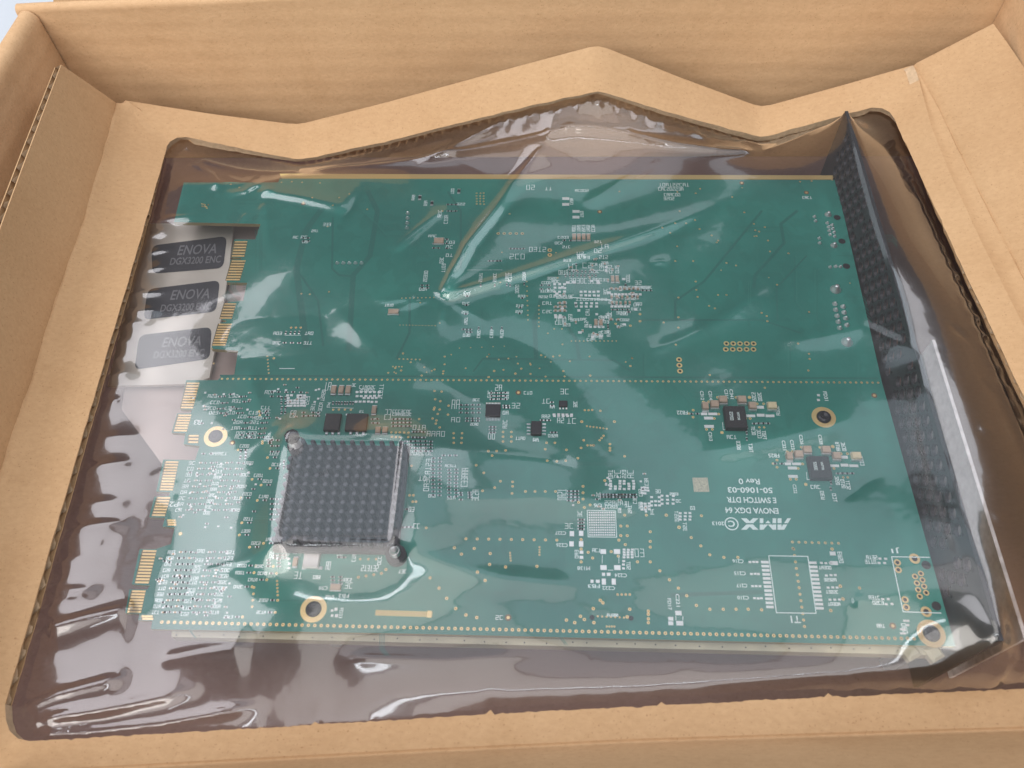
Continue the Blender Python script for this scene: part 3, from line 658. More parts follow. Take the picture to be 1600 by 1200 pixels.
slab(808, 452, 6, 14, True); vrow(823, 440, 825, 500, 9, .3); vrow(842, 478, 842, 510, 6, .3)
# U-shaped cluster at the middle of the upper half
for (x, y) in [(883, 315), (899, 335)]:
    pad(x + 1, y - 4.5, 11, 4); pad(x + 1, y + 4.5, 11, 4); slab(x + 10, y, 5, 10, True)
for i in range(5): slab(896.5 + 7.6 * i, 357, 5.5, 11, True)
slab(880, 371, 18, 4); arr(882, 376, 892, 376, 2, 1, 'rh'); slab(873, 380, 13, 4); slab(885, 386, 13, 4); slab(934, 378, 13, 4); slab(944, 385, 15, 7); slab(934, 392, 13, 7); slab(943, 402, 15, 6); slab(906, 396, 13, 5); slab(905, 401, 6, 8); slab(886, 407, 13, 4); slab(893, 417, 18, 10); slab(918, 415, 18, 9); slab(912, 400, 9, 5)
arr(890, 425, 928, 425, 7, 1, 'rv', 0, 0); arr(884, 431, 931, 431, 9, 1, 'rv', 0, 0); slab(880, 426, 15, 8, False, 4); slab(915, 439, 52, 9, False, 9); slab(862, 435, 15, 4); slab(853, 442, 14, 4); slab(940, 418, 7, 12, True); slab(952, 421, 9, 14, True); slab(964, 421, 6, 13, True); slab(981, 435, 6, 13, True); slab(997, 442, 12, 7)
arr(846, 446, 858, 452, 2, 2, 'rh'); arr(867, 444, 882, 462, 3, 4, 'p', 0, 0); slab(851, 455, 15, 4); slab(849, 464, 15, 4); slab(882, 465, 26, 4); line_px([(893, 465), (955, 469)], .45); slab(924, 468, 50, 4, False, 9); slab(855, 474, 16, 5); slab(855, 487, 16, 5)
arr(868, 474, 882, 486, 3, 3, 'th', 0, .1); arr(868, 493, 882, 496, 3, 2, 'p'); slab(876, 502, 18, 12, False, 5); slab(891, 496, 6, 10, True); arr(908, 456, 935, 462, 5, 2, 'p', 0, .2); arr(900, 474, 932, 479, 5, 2, 'p', 0, .3); slab(918, 488, 6, 11, True); slab(946, 456, 6, 10, True)
arr(955, 452, 997, 453, 7, 1, 'th', 0, 0); pas.v; arr(956, 460, 1000, 460, 9, 1, 'p', 0, 0); arr(956, 465, 996, 466, 6, 1, 'tv', 0, 0); slab(987, 449, 30, 4); slab(1010, 449, 18, 4); arr(1004, 454, 1016, 454, 3, 1, 'rh', 0, 0)
arr(956, 474, 984, 474, 5, 1, 'tv', 0, 0); arr(956, 479, 982, 479, 6, 1, 'p', 0, 0); arr(957, 484, 980, 485, 4, 1, 'rh'); slab(997, 475, 13, 5); slab(994, 483, 17, 4); slab(970, 489, 16, 5); slab(953, 493, 6, 12, True); slab(985, 467, 18, 4)
slab(910, 499, 15, 4); slab(944, 495, 14, 4); slab(976, 500, 15, 4); arr(923, 511, 942, 511, 4, 1, 'p', 0, 0); slab(916, 507, 6, 10, True); slab(928, 526, 6, 12, True); slab(939, 524, 7, 13, True); slab(951, 521, 6, 11, True); arr(950, 508, 952, 512, 1, 2, 'rv'); arr(955, 500, 966, 501, 2, 1, 'th')
vrow(893, 533, 963, 533, 12, .25); vrow(866, 514, 878, 514, 2, .3); v(856, 521, .3); v(1000, 491, .5); v(1000, 502, .5); v(985, 509, .5); v(962, 506, .45)
slab(1053, 289, 48, 5.5, False, 9); slab(1048, 295.5, 40, 5.5, False, 9); slab(1050, 304.5, 26, 5, False, 6); slab(1045, 310.5, 18, 5, False, 4); slab(1261, 309, 15, 4); slab(1008, 450, 14, 4)
for x, y in [(1260, 300.5), (1250, 284), (1268, 283), (1300, 281), (1144, 308), (1094, 295), (1087, 302), (1163, 332), (1093, 358), (1120, 379), (1178, 350), (1182, 369), (1035, 356), (1055, 349), (1062, 330), (1086, 344), (1135, 411), (1150, 415), (1214, 445), (1203, 393), (1232, 396), (1180, 360), (1186, 362), (1195, 355), (1200, 376), (1058, 385), (1072, 349), (1122, 376), (1112, 368), (1087, 440), (1088, 453), (1122, 461), (1135, 461), (1083, 408), (1055, 408), (1190, 489), (1198, 494), (1199, 502), (1247, 537), (1264, 553), (1265, 561), (1263, 579), (1109, 586), (1195, 606), (1060, 465), (1090, 464), (1108, 478), (1117, 482), (1060, 496), (1060, 512), (1037, 504)]: v(x, y, .38)
for k in range(85):                                     # the dense diamond at the middle of the upper half
    a, r = random.uniform(0, 2 * math.pi), math.sqrt(random.uniform(.12, 1)); x, y = 928 + 78 * r * math.cos(a) * (1 - .3 * abs(math.sin(a))), 466 + 66 * r * math.sin(a)
    t_ = random.random()
    if t_ < .4: smd(x, y, random.random() < .5, random.uniform(.8, 1.3), random.uniform(.5, .8), random.choice(['tan', 'black_ic', 'tan']))
    elif t_ < .75: pad(x, y, random.uniform(4, 6), random.uniform(3, 4))
    else: slab(x, y, random.uniform(9, 15), 4.5)
for (x0, y0, x1, y1, k_) in [(300, 612, 400, 690, 26), (280, 720, 400, 830, 40), (245, 860, 360, 965, 44), (420, 600, 500, 660, 18), (880, 735, 1010, 800, 20)]:
    for k in range(k_):
        x, y = random.uniform(x0, x1), random.uniform(y0, y1)
        if random.random() < .5: smd(x, y, False, .9, .5, random.choice(['tan', 'black_ic']))
        else: pad(x, y, 3.6, 2.8)
# large fiducials with a bare reddish ring
for x, y in [(810, 613.5), (794, 965), (1395, 978), (1366, 618), (937, 331), (1159, 286), (1260, 301), (474, 318), (363, 692)]:
    c = P(x, y); via.disc((c[0], c[1], Z_PAD - 2e-5), 0.95e-3, simple('bare_ring', (0.16, 0.10, 0.06), .5) if 'bare_ring' not in bpy.data.materials else bpy.data.materials['bare_ring'], 12); via.disc((c[0], c[1], Z_PAD + 1e-5), 0.5e-3, 'gold', 10)
v(1171, 621, .6, False); v(1128, 676, .55, False); v(1301, 698, .6, False); v(1259, 757, .55, False); v(282, 834, .6, False)
# stitching of gold dots at the top left
for k in range(14): v(315 + random.uniform(0, 13), 318 + random.uniform(0, 9), .3, False)
# surroundings of the two regulator chips
for ox, oy in ((0, 0), (131, 78)):
    for (x, y, a, b) in [(1187, 636.5, 13, 4.5), (1188.5, 649, 12, 4.5), (1203, 650, 14, 4), (1107, 653.5, 14, 4.5), (1108, 666.5, 15, 4.5), (1100, 647, 10, 4), (1113.5, 647, 14, 4), (1173, 650, 14, 4)]: pad(x + ox, y + oy, a, b)
    for (x, y) in [(1083, 641), (1083, 652), (1077, 646.5), (1123, 647), (1104, 671), (1113, 671), (1165, 654), (1172, 654), (1099, 628), (1107, 628), (1121, 621), (1150, 621), (1183, 631), (1193, 631), (1116, 654)]: v(x + ox, y + oy, .45)
    arr(1178 + ox, 662 + oy, 1200 + ox, 663 + oy, 4, 1, 'rh', 0, 0); arr(1186 + ox, 668 + oy, 1194 + ox, 668 + oy, 2, 1, 'g', 0, 0); arr(1080 + ox, 647 + oy, 1090 + ox, 648 + oy, 2, 1, 'rh', 0, 0); arr(1167 + ox, 668 + oy, 1172 + ox, 686 + oy, 1, 3, 'rv', 0, 0)
    slab(1177 + ox, 673 + oy, 6, 14, True); slab(1186 + ox, 678 + oy, 6, 14, True); slab(1194 + ox, 680 + oy, 6, 14, True); slab(1143 + ox, 683 + oy, 16, 6); slab(1154 + ox, 696 + oy, 6, 14, True); slab(1173 + ox, 700 + oy, 6, 14, True); slab(1215 + ox, 642 + oy, 6, 15, True); slab(1178 + ox, 620 + oy, 6, 14, True); slab(1187 + ox, 620 + oy, 6, 14, True)
    line_px([(1130 + ox, 671.5 + oy), (1164 + ox, 671.5 + oy)]); line_px([(1130 + ox, 671.5 + oy), (1129 + ox, 660 + oy)]); line_px([(1136 + ox, 636.5 + oy), (1148 + ox, 636.5 + oy)])
arr(1279, 617.5, 1280, 625, 1, 2, 'p', 0, 0)
pad(525, 952, 5, 5); pad(526, 962, 5, 5); pad(519, 954, 4, 4); pad(519, 962, 4, 4)
slab(515, 933, 14, 5); slab(543, 906, 14, 5); slab(545, 915, 14, 10); arr(520, 902, 532, 912, 2, 3, 'rh', 0, 0); slab(495, 902, 12, 6); slab(466, 899, 14, 12); slab(424, 868, 6, 12, True); arr(430, 868, 445, 872, 3, 2, 'rh'); slab(450, 862, 6, 12, True); slab(462, 860, 5, 12, True); arr(452, 873, 455, 888, 1, 3, 'p'); slab(513, 884, 8, 14); slab(531, 865, 10, 7); slab(553, 872, 6, 12, True); arr(565, 861, 596, 862, 8, 1, 'rv', 0, 0); slab(578, 888, 28, 10, False, 6); arr(563, 874, 588, 875, 3, 1, 'g', 0, 0); slab(593, 876, 6, 14, True); arr(530, 871, 538, 871, 2, 1, 'rh', 0, 0); vrow(560, 902, 596, 896, 4, .45)
arr(420, 875, 436, 885, 2, 3, 'rh')

silk.build('silkscreen_marks', board, stuff=True)
via.build('via_pads', board, stuff=True)
pas.build('small_components', board, stuff=True)

# ------------------------------------------------------------------ readable lettering
def text(s, px, py, wpx, hpx, rot=180, mat='silk', parent=board, z=Z_SILK, name='printed_text', bold=0.0, tilt=0.0, zp=0.0, shear=0.0):
    """lettering centred on a pixel, wpx x hpx along its own reading direction, turned by rot degrees"""
    cu = bpy.data.curves.new(name, 'FONT'); cu.body = s; cu.size = 1.0; cu.resolution_u = 3; cu.offset = bold; cu.shear = shear
    tmp = bpy.data.objects.new('tmp_text', cu); me = bpy.data.meshes.new_from_object(tmp)
    bpy.data.objects.remove(tmp); bpy.data.curves.remove(cu)
    co = np.empty(len(me.vertices) * 3); me.vertices.foreach_get('co', co); co = co.reshape(-1, 3)
    lo, hi = co.min(0), co.max(0); e = P(px, py, zp)
    wx = np.linalg.norm(P(px + 5, py, zp) - P(px - 5, py, zp)) / 10; wy = np.linalg.norm(P(px, py + 5, zp) - P(px, py - 5, zp)) / 10
    if rot % 180 == 90: W_, H_ = wpx * wy, hpx * wx
    else: W_, H_ = wpx * wx, hpx * wy
    x = ((co[:, 0] - lo[0]) / (hi[0] - lo[0]) - .5) * W_; y = ((co[:, 1] - lo[1]) / (hi[1] - lo[1]) - .5) * H_
    a = math.radians(rot + tilt); ca, sa = math.cos(a), math.sin(a)
    q = np.stack([e[0] + x * ca - y * sa, e[1] + x * sa + y * ca, np.full_like(x, zp + z)], 1)
    me.vertices.foreach_set('co', q.ravel()); me.materials.clear(); me.materials.append(M[mat]); me.update(); me.name = name
    o = bpy.data.objects.new(name, me); COL.objects.link(o); o.parent = parent
    return o
text('Rev 0', 1170.5, 752.5, 33, 9, bold=.02); text('50-1060-03', 1172, 766, 70, 9, bold=.025)
text('E SWITCH DTR', 1174, 781.5, 77, 9, bold=.025); text('ENOVA DGX 64', 1174.5, 798, 83, 9.3, bold=.025)
text('2013', 1122, 818, 19, 6, bold=.03)
mb = MB(); c = P(1143, 818.5); mb.ring((c[0], c[1], Z_SILK), 0.00170, 0.00208, 'silk', 28); mb.build('copyright_ring', board)
text('C', 1143, 818.5, 10.5, 10, bold=.03)
# the wide letters with a slit through them, upside down like the rest; strokes are convex pieces clipped above and below the slit
def clip(poly, lo, hi):
    for sgn, lim in ((1, lo), (-1, hi)):
        out_ = []
        for a, b in zip(poly, poly[1:] + poly[:1]):
            da, db_ = sgn * (a[1] - lim), sgn * (b[1] - lim)
            if da >= 0: out_.append(a)
            if da * db_ < 0: t = da / (da - db_); out_.append((a[0] + (b[0] - a[0]) * t, lim))
        poly = out_
        if not poly: return []
    return poly
zz = lambda x, y: P(1030 + x / 7.62, 720 + y / 7.62)
STROKES = {'A': [[(0, 0), (.27, 0), (.84, 1), (.50, 1)], [(.70, 0), (1, 0), (1, 1), (.70, 1)]],
           'M': [[(0, 0), (.22, 0), (.22, 1), (0, 1)], [(.78, 0), (1, 0), (1, 1), (.78, 1)], [(.22, 1), (.22, .62), (.50, .18), (.58, .42)], [(.78, 1), (.78, .62), (.50, .18), (.42, .42)]],
           'X': [[(0, 0), (.32, 0), (1, 1), (.68, 1)], [(0, 1), (.32, 1), (1, 0), (.68, 0)]]}
for ch_, xr, xl in (('A', 1568, 1408), ('M', 1392, 1196), ('X', 1182, 972)):
    mb = MB(); hz = 0
    for st_ in STROKES[ch_]:
        for lo, hi in ((0, .43), (.54, 1)):
            q = clip(list(st_), lo, hi)
            if len(q) < 3: continue
            hz += 1; mb.add([(*zz(xr - u * (xr - xl), 685 + v_ * 137)[:2], Z_SILK + hz * 1e-6) for u, v_ in q], [tuple(range(len(q)))], 'silk')
    mb.build('logo_letter', board)
for s, x, y, w_, h_, r in [('P3', 309, 660, 12, 8, 180), ('P2', 272, 788, 15, 8, 180), ('U6', 934, 790, 13, 6.5, 180), ('T1', 1243, 968, 15, 11, 180), ('J1', 1399, 860, 13, 9, 180),
                           ('FB22', 1066, 645, 17, 6, 180), ('C312', 1097, 618, 14, 5.5, 270), ('C314', 1110, 618, 14, 5.5, 270), ('C316', 1135, 616, 15, 5.5, 270), ('C341', 1143, 616, 15, 5.5, 270), ('C313', 1110, 682, 14, 5.5, 270),
                           ('FB25', 1209, 712, 17, 6, 180), ('C321', 1225, 696, 15, 5.5, 270), ('C323', 1238, 695, 15, 5.5, 270), ('C326', 1252, 687, 15, 5.5, 270), ('C328', 1282, 687, 15, 5.5, 270), ('C322', 1242, 764, 14, 5.5, 270),
                           ('FD31', 1290, 619, 14, 6, 270), ('FD33', 533, 958, 16, 6, 270), ('FD17', 1046, 944, 18, 6, 270), ('C221', 1059, 938, 20, 6, 270),
                           ('C216', 1153, 877, 17, 6, 180), ('C215', 1156, 896, 18, 6, 180), ('C217', 1159, 915, 17, 6, 180), ('C210', 1161, 934, 18, 6, 180),
                           ('C227', 876, 833, 17, 5.5, 180), ('C226', 878, 852, 18, 6, 180), ('C224', 970, 899, 19, 6, 180), ('C222', 951, 919, 20, 6, 180), ('FB3', 928, 916, 19, 6, 180), ('M138', 912, 888, 20, 6, 180), ('C98', 505, 919, 14, 6, 180), ('FB2', 537, 931, 17, 6, 180), ('XU1', 495, 902, 12, 5, 180), ('U4', 837, 688, 10, 5, 180)]:
    text(s, x, y, w_, h_, r, bold=.02)
# plain beige square where the coded mark sits
mb = MB(); c = P(1095, 757.5); mb.box((c[0], c[1], 1e-5), 24 * pxmm(1095, 757), 22 * pymm(1095, 757), 7e-5, 'codepatch', 0.02); mb.build('blank_patch', board)

# ------------------------------------------------------------------ mounting holes, posts under the board
for x, y, in [(337, 682), (1287, 652), (490, 952), (1455, 990)]:
    c = P(x, y); mb = MB(); mb.ring((c[0], c[1], Z_PAD), 0.0022, 0.0038, 'gold_dull' if False else 'gold', 28); pd = mb.build('mounting_pad', board)
    mb = MB(); mb.lathe((c[0], c[1], 1e-5), [(0.0023, 0), (0.0023, 0.0003), (0.0019, 0.0009), (0.0011, 0.0012), (0.0008, 0.0008)], 'dark_steel', 18); mb.build('screw_head', pd, smooth=True)
    mb = MB(); mb.lathe((c[0], c[1], ZFLOOR), [(0.0027, 0), (0.0027, -ZFLOOR - 0.0017)], 'steel', 6); mb.build('standoff', pd)

# ------------------------------------------------------------------ through-hole pads and solder joints
def ring_pad(x, y, r=0.85, hole=0.42):
    c = P(x, y); mb = MB(); mb.ring((c[0], c[1], Z_PAD + 2e-5), hole / 1000, r / 1000, 'gold', 14); mb.disc((c[0], c[1], Z_PAD), hole / 1000 * 1.05, 'hole', 12); mb.build('hole_pad', board)
for x, y in [(1061, 562), (1061.5, 571), (1062.5, 580)] + [(1135 + 10.6 * i, 537) for i in range(5)] + [(1134 + 10.8 * i, 546) for i in range(5)]: ring_pad(x, y, .98, .46)
for i in range(5): ring_pad(778.5 + 9.4 * i, 365, .62, .3)
for x, y in [(859, 391), (859, 398.5)]: ring_pad(x, y, .85, .36)
for x, y, r in [(1429, 873, 1.55), (1447, 956, 1.5), (1402, 879, 1.0), (1403.5, 890.5, 1.0), (1414, 937, 1.0), (1416, 949, 1.0)] + [(Z4(1250, 850, 4, a, b)) + (0.85,) for a, b in [(755, 185), (718, 203), (765, 225), (730, 245), (775, 265), (738, 287), (788, 305), (748, 328)]]: ring_pad(x, y, r, r * .52)
for x, y in [(1447, 883), (1463, 947), (1308, 340), (1315.5, 377), (1322.5, 416), (925, 965), (986, 966)]:  # locating holes, plus three shadow circles at upper right painted as dark discs
    c = P(x, y); mb = MB(); mb.disc((c[0], c[1], Z_PAD), 0.0013 if x > 1000 else 0.0007, 'hole', 16); mb.build('hole_shadow_disc', board)
def joint(x, y, r):
    c = P(x, y); mb = MB(); r /= 1000; mb.lathe((c[0], c[1], 1e-5), [(r, 0), (r * .95, r * .15), (r * .6, r * .5), (r * .42, r * .95), (r * .30, r * 1.15)], 'solder', 12); mb.build('solder_joint', board, smooth=True)
for a, b in [(1175, 382), (1212, 575)]: joint(*Z4(1000, 240, 4, a, b), 1.35)
for a, b in [(1090, 395), (1097, 422), (1120, 530), (1122, 560), (1170, 435), (1200, 448), (1178, 460), (1205, 470), (1182, 483), (1213, 493), (1187, 507), (1217, 518), (1188, 710), (1222, 706), (1252, 708)]: joint(*Z4(1000, 240, 4, a, b), .72)
for a, b in [(1217, 940), (1268, 957), (1222, 977), (1275, 994), (1231, 1015), (1285, 1030), (1238, 1052), (1292, 1072), (1247, 1090)]: joint(*Z4(1000, 240, 4, a, b), .95)
for a, b in [(1222, 850), (1293, 1180)]: joint(*Z4(1000, 240, 4, a, b), 2.0)
for i in range(5): joint(527 + 9.5 * i, 411, .78)
for i in range(4): joint(637.3 - .5 * i, 333.5 + 7.5 * i, .85)

# ------------------------------------------------------------------ chips
def leads(chip, cx, cy, side, n, span_px, off_px, lw, ll, vert):
    for i in range(n):
        u = (i / (n - 1) - .5) * span_px
        x, y = (cx + side * off_px, cy + u) if not vert else (cx + u, cy + side * off_px)
        c = P(x, y); mb = MB(); mb.chamfer((c[0], c[1], 1e-5), (ll if not vert else lw), (lw if not vert else ll), 0.00035, 0.00015, 'solder'); mb.build('lead', chip)
def chip(px, py, wpx, hpx, h=1.2, mat='black_ic', name='chip', rz=0.0):
    c = P(px, py); mb = MB(); mb.chamfer((c[0], c[1], 6e-5), wpx * pxmm(px, py), hpx * pymm(px, py), h / 1000, 0.00018, mat, rz); return mb.build(name, board)
q1 = chip(520.5, 662, 24, 26, 1.3, name='power_chip'); leads(q1, 520, 676, 1, 3, 19, 1.2, .0009, .0011, True)
q2 = chip(558, 662, 33, 26, 1.3, name='power_chip'); leads(q2, 558, 676, 1, 3, 20, 1.2, .0009, .0011, True)
for cx, w_ in ((521, 24), (557, 33)): pad_ = P(cx, 648.5); mb = MB(); mb.box((pad_[0], pad_[1], 1e-5), w_ * pxmm(cx, 648), .0006, .0003, 'solder'); mb.build('tab', q1 if cx == 521 else q2)
u8 = chip(770.5, 643, 23, 19, 1.0); leads(u8, 770.5, 643, -1, 10, 21, 11.6, .0003, .0010, True); leads(u8, 770.5, 643, 1, 10, 21, 12.4, .0003, .0012, True)
u4 = chip(838, 671, 16, 20.5, 1.3); leads(u4, 838, 671, -1, 4, 15.5, 12, .0006, .0013, False); leads(u4, 838, 671, 1, 4, 15.5, 12, .0006, .0013, False)
u9 = chip(880, 632, 13, 9, .8); leads(u9, 880, 632, 1, 3, 10, 6.5, .0005, .0006, True)
def mark_lines(ch, px, py, z):                        # blurred maker's lettering on top of the two regulator chips
    mbs = MB()
    for (dx, l, w_) in ((-5, 13, 4.2), (6, 12, 2.6)):
        c = np.array(P(px + dx, py - 2, z)[:2]); T_ = w_ * pxmm(px, py); L_ = l * pymm(px, py); nn = 5
        for i in range(nn): glyph(mbs, c + np.array([0, 1.]) * ((i + .5) / nn - .5) * L_, np.array([0, 1.]), np.array([-1., 0]), L_ / nn * .7, T_)
    for k in range(len(mbs.v)): mbs.v[k] = (mbs.v[k][0], mbs.v[k][1], z + 2e-5)
    mbs.build('maker_marking', ch)
for ox, oy in ((0, 0), (131, 78)):
    ch = chip(1147.5 + ox, 656 + oy, 33, 34, 2.0, name='regulator_chip'); mark_lines(ch, 1148 + ox, 652 + oy, 0.00206)
def cap(px, py, wpx, hpx, mat='tan', h=1.5, vert=True):
    c = P(px, py); w_, l_ = wpx * pxmm(px, py), hpx * pymm(px, py); mb = MB()
    mb.chamfer((c[0], c[1], 2e-5), w_, l_ * .86, h / 1000, 0.0001, mat); o = mb.build('capacitor', board)
    for s_ in (-1, 1): mb = MB(); mb.chamfer((c[0], c[1] + s_ * l_ * .47, 1e-5), w_ * 1.1, l_ * .26, h / 1000 * .55, 0.00012, 'solder'); mb.build('terminal', o)
for x, y in [(522, 610.5), (533.5, 610.5), (544.5, 610.5)]: cap(x, y, 7.5, 13, h=1.0)
cap(585, 642, 7, 13, h=1.0); cap(591, 673.5, 7.5, 10, h=1.0); cap(602, 673.5, 7.5, 10, h=1.0); cap(462, 879, 7, 15, 'tan', .9); cap(525, 918.5, 16, 10, 'tan', 1.0)
for i, (x, y) in enumerate([(897, 371.5), (904.5, 371.5), (912, 371.5), (919.5, 371.5)]): cap(x, y, 5.5, 10, 'tan', .8)
for x, y in [(957, 437), (964, 437)]: cap(x, y, 5, 10, 'tan', .8)
for x, y in [(931, 505), (939, 505)]: cap(x, y, 5, 10, 'tan', .8)
cap(686, 377.5, 15, 9, 'tan', .8); cap(615, 488, 16, 8, 'tan', .8)
for ox, oy in ((0, 0), (131, 78)):
    for (x, y, a, b, m_) in [(1101, 637.5, 9, 12, 'tan'), (1115.5, 634.5, 12, 11, 'tan'), (1128.6, 627.5, 12, 11, 'tan'), (1158, 627.5, 12.5, 11, 'tan'), (1174.5, 637, 11, 11, 'tan'), (1205, 637, 13.5, 11, 'cream')]: cap(x + ox, y + oy, a, b, m_, 1.9)
mb = MB(); c = P(488, 874); mb.chamfer((c[0], c[1], 2e-5), 25 * pxmm(488, 874), 30 * pymm(488, 874), .0012, .00025, 'crystal'); xt = mb.build('crystal_can', board)
for sx in (-1, 1):
    for sy in (-1, 1):
        q = P(488 + sx * 13, 874 + sy * 14); mb = MB(); mb.chamfer((q[0], q[1], 1e-5), .0012, .0009, .0004, .0001, 'solder'); mb.build('lead', xt)
# gold strip left bare near the lower edge
a_, b_ = P(590, 957.5), P(672, 960); mb = MB(); mb.strip([a_, b_], .0016, 'gold_dull', Z_PAD); mb.build('bare_copper_strip', board)
mb = MB(); c = P(671, 960); mb.box((c[0], c[1], 1e-5), .0012, .0019, .0003, 'gold'); mb.build('strip_end', board)

# ------------------------------------------------------------------ heatsink with pins and two spring push pins
HS = [-0.0752, -0.0385, 0.0222, 0.0570]              # x0, x1, y0, y1 of the base
hs_c = ((HS[0] + HS[1]) / 2, (HS[2] + HS[3]) / 2)
mb = MB(); mb.chamfer((hs_c[0], hs_c[1], 0.0018), HS[1] - HS[0], HS[3] - HS[2], 0.0026, 0.0004, 'sink'); sink = mb.build('heatsink', board)
mb = MB(); mb.box((hs_c[0], hs_c[1], 1e-5), 0.031, 0.031, 0.0018, 'black_ic'); mb.build('processor', sink)
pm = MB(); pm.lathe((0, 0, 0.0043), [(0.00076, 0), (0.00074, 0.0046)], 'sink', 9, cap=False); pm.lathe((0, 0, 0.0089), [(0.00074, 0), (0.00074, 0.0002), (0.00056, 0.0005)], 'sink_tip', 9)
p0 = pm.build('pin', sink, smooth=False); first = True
NX, NY = 12, 12
for j in range(NY):
    for i in range(NX):
        if (i, j) in ((0, NY - 1), (NX - 1, 0)): continue
        o = p0 if first else p0.copy()
        if not first: COL.objects.link(o); o.parent = sink
        first = False
        o.location = (HS[0] + 0.0016 + (HS[1] - HS[0] - 0.0032) * i / (NX - 1), HS[2] + 0.0016 + (HS[3] - HS[2] - 0.0032) * j / (NY - 1), 0)
PINS = [(HS[0] + 0.0012, HS[3] - 0.0004), (HS[1] - 0.0004, HS[2] - 0.0006)]
for k, (x, y) in enumerate(PINS):
    mb = MB(); mb.lathe((x, y, 0.0018), [(0.0030, 0), (0.0030, 0.0026)], 'sink', 16); ear = mb.build('mounting_ear', sink)
    mb = MB(); n = 90; tu = 8; vs = []; R_, r_ = (0.0018, 0.00034) if k == 0 else (0.0013, 0.0003); zt = 0.0042 if k == 0 else 0.0026
    for i in range(n + 1):
        a = 2 * math.pi * 4.2 * i / n; cc = np.array([math.cos(a), math.sin(a), 0]); z = 0.0046 + zt * i / n
        for q in range(tu):
            b = 2 * math.pi * q / tu; vs.append((x + cc[0] * (R_ + r_ * math.cos(b)), y + cc[1] * (R_ + r_ * math.cos(b)), z + r_ * math.sin(b)))
    mb.add(vs, [(i * tu + q, i * tu + (q + 1) % tu, (i + 1) * tu + (q + 1) % tu, (i + 1) * tu + q) for i in range(n) for q in range(tu)], 'steel'); mb.build('spring', ear, smooth=True)
    mb = MB(); mb.lathe((x, y, 0.0046), [(0.0010, 0), (0.0010, 0.0043), (0.0023, 0.0045), (0.0023, 0.0060), (0.0018, 0.0066)] if k == 0 else [(0.0008, 0), (0.0008, 0.0026), (0.0012, 0.0028), (0.0009, 0.0034)], 'panel' if k == 0 else 'steel', 8); mb.build('push_pin', ear)

# ------------------------------------------------------------------ perforated front panel standing at the right edge, bars front and back
PX0, PX1, PZ0, PZ1 = 0.1156, 0.1168, ZFLOOR, 0.0212
PY0, PY1 = -0.0040, 0.1925
mb = MB()
ph, pv = 0.0049, 0.0052; holes_y0, holes_y1 = PY0 + 0.016, PY1 - 0.004; z_rows = [0.0022, 0.0070, 0.0118, 0.0166]
def pq(y0, y1, z0, z1, x, flip):
    vs = [(x, y0, z0), (x, y1, z0), (x, y1, z1), (x, y0, z1)]; mb.add(vs, [(3, 2, 1, 0) if flip else (0, 1, 2, 3)], 'panel')
ncell = int((holes_y1 - holes_y0) / ph); NH = 12
for rr, zc_ in enumerate(z_rows):
    off = (rr % 2) * ph / 2; zl, zh = zc_ - 0.0024, zc_ + 0.0024
    ys = holes_y0 + off
    for x, fl in ((PX0, True), (PX1, False)): pq(PY0, ys, zl, zh, x, fl); pq(ys + (ncell - 1) * ph, PY1, zl, zh, x, fl)
    for k in range(ncell - 1):
        y0, y1 = ys + k * ph, ys + (k + 1) * ph; yc = (y0 + y1) / 2
        solid = ((yc - 0.02) % 0.061 < 0.0045)
        if solid:
            for x, fl in ((PX0, True), (PX1, False)): pq(y0, y1, zl, zh, x, fl)
            continue
        outer = []; inner = []
        for i in range(NH):
            a = 2 * math.pi * i / NH; ca, sa = math.cos(a), math.sin(a)
            m_ = max(abs(ca), abs(sa)); outer.append((yc + ca / m_ * ph / 2, zc_ + sa / m_ * 0.0024)); inner.append((yc + ca * 0.00185, zc_ + sa * 0.0020))
        for x, fl in ((PX0, True), (PX1, False)):
            vs = [(x, *q) for q in outer] + [(x, *q) for q in inner]
            mb.add(vs, [((i, (i + 1) % NH, NH + (i + 1) % NH, NH + i) if not fl else (NH + i, NH + (i + 1) % NH, (i + 1) % NH, i)) for i in range(NH)], 'panel')
        vs = [(PX0, *q) for q in inner] + [(PX1, *q) for q in inner]
        mb.add(vs, [(i, NH + i, NH + (i + 1) % NH, (i + 1) % NH)[::-1] for i in range(NH)], 'panel')
zt_ = z_rows[-1] + 0.0024
for x, fl in ((PX0, True), (PX1, False)): pq(PY0, PY1, PZ0, z_rows[0] - 0.0024, x, fl); pq(PY0, PY1, zt_, PZ1, x, fl)
for rr in range(3):
    for x, fl in ((PX0, True), (PX1, False)): pq(PY0, PY1, z_rows[rr] + 0.0024, z_rows[rr + 1] - 0.0024 + 1e-7, x, fl)
mb.add([(PX0, PY0, PZ1), (PX1, PY0, PZ1), (PX1, PY1, PZ1), (PX0, PY1, PZ1)], [(0, 1, 2, 3)], 'panel')
for y in (PY0, PY1): mb.add([(PX0, y, PZ0), (PX1, y, PZ0), (PX1, y, PZ1), (PX0, y, PZ1)], [(0, 1, 2, 3)], 'panel')
fp = mb.build('perforated_panel', board)
mb = MB(); mb.box((PX1 + 0.0105, 0.046, ZFLOOR), 0.0010, 0.094, 0.0125 - ZFLOOR, 'hole_backing'); mb.build('added_backing_strip', fp)  # pale strip added behind the panel so its holes look lighter
mb = MB(); a_, b_, c_, d_ = P(268, 985, -.0022), P(1470, 1012, -.0022), P(1470, 1024, -.0024), P(268, 995, -.0024)
mb.add([a_, b_, c_, d_] + [q - np.array([0, 0, .004]) for q in (a_, b_, c_, d_)], [(3, 2, 1, 0), (7, 6, 2, 3), (4, 7, 3, 0), (6, 5, 1, 2), (4, 5, 6, 7)], 'bar'); mb.build('stiffener_bar', board)
rngv = random.Random(3); mb = MB()
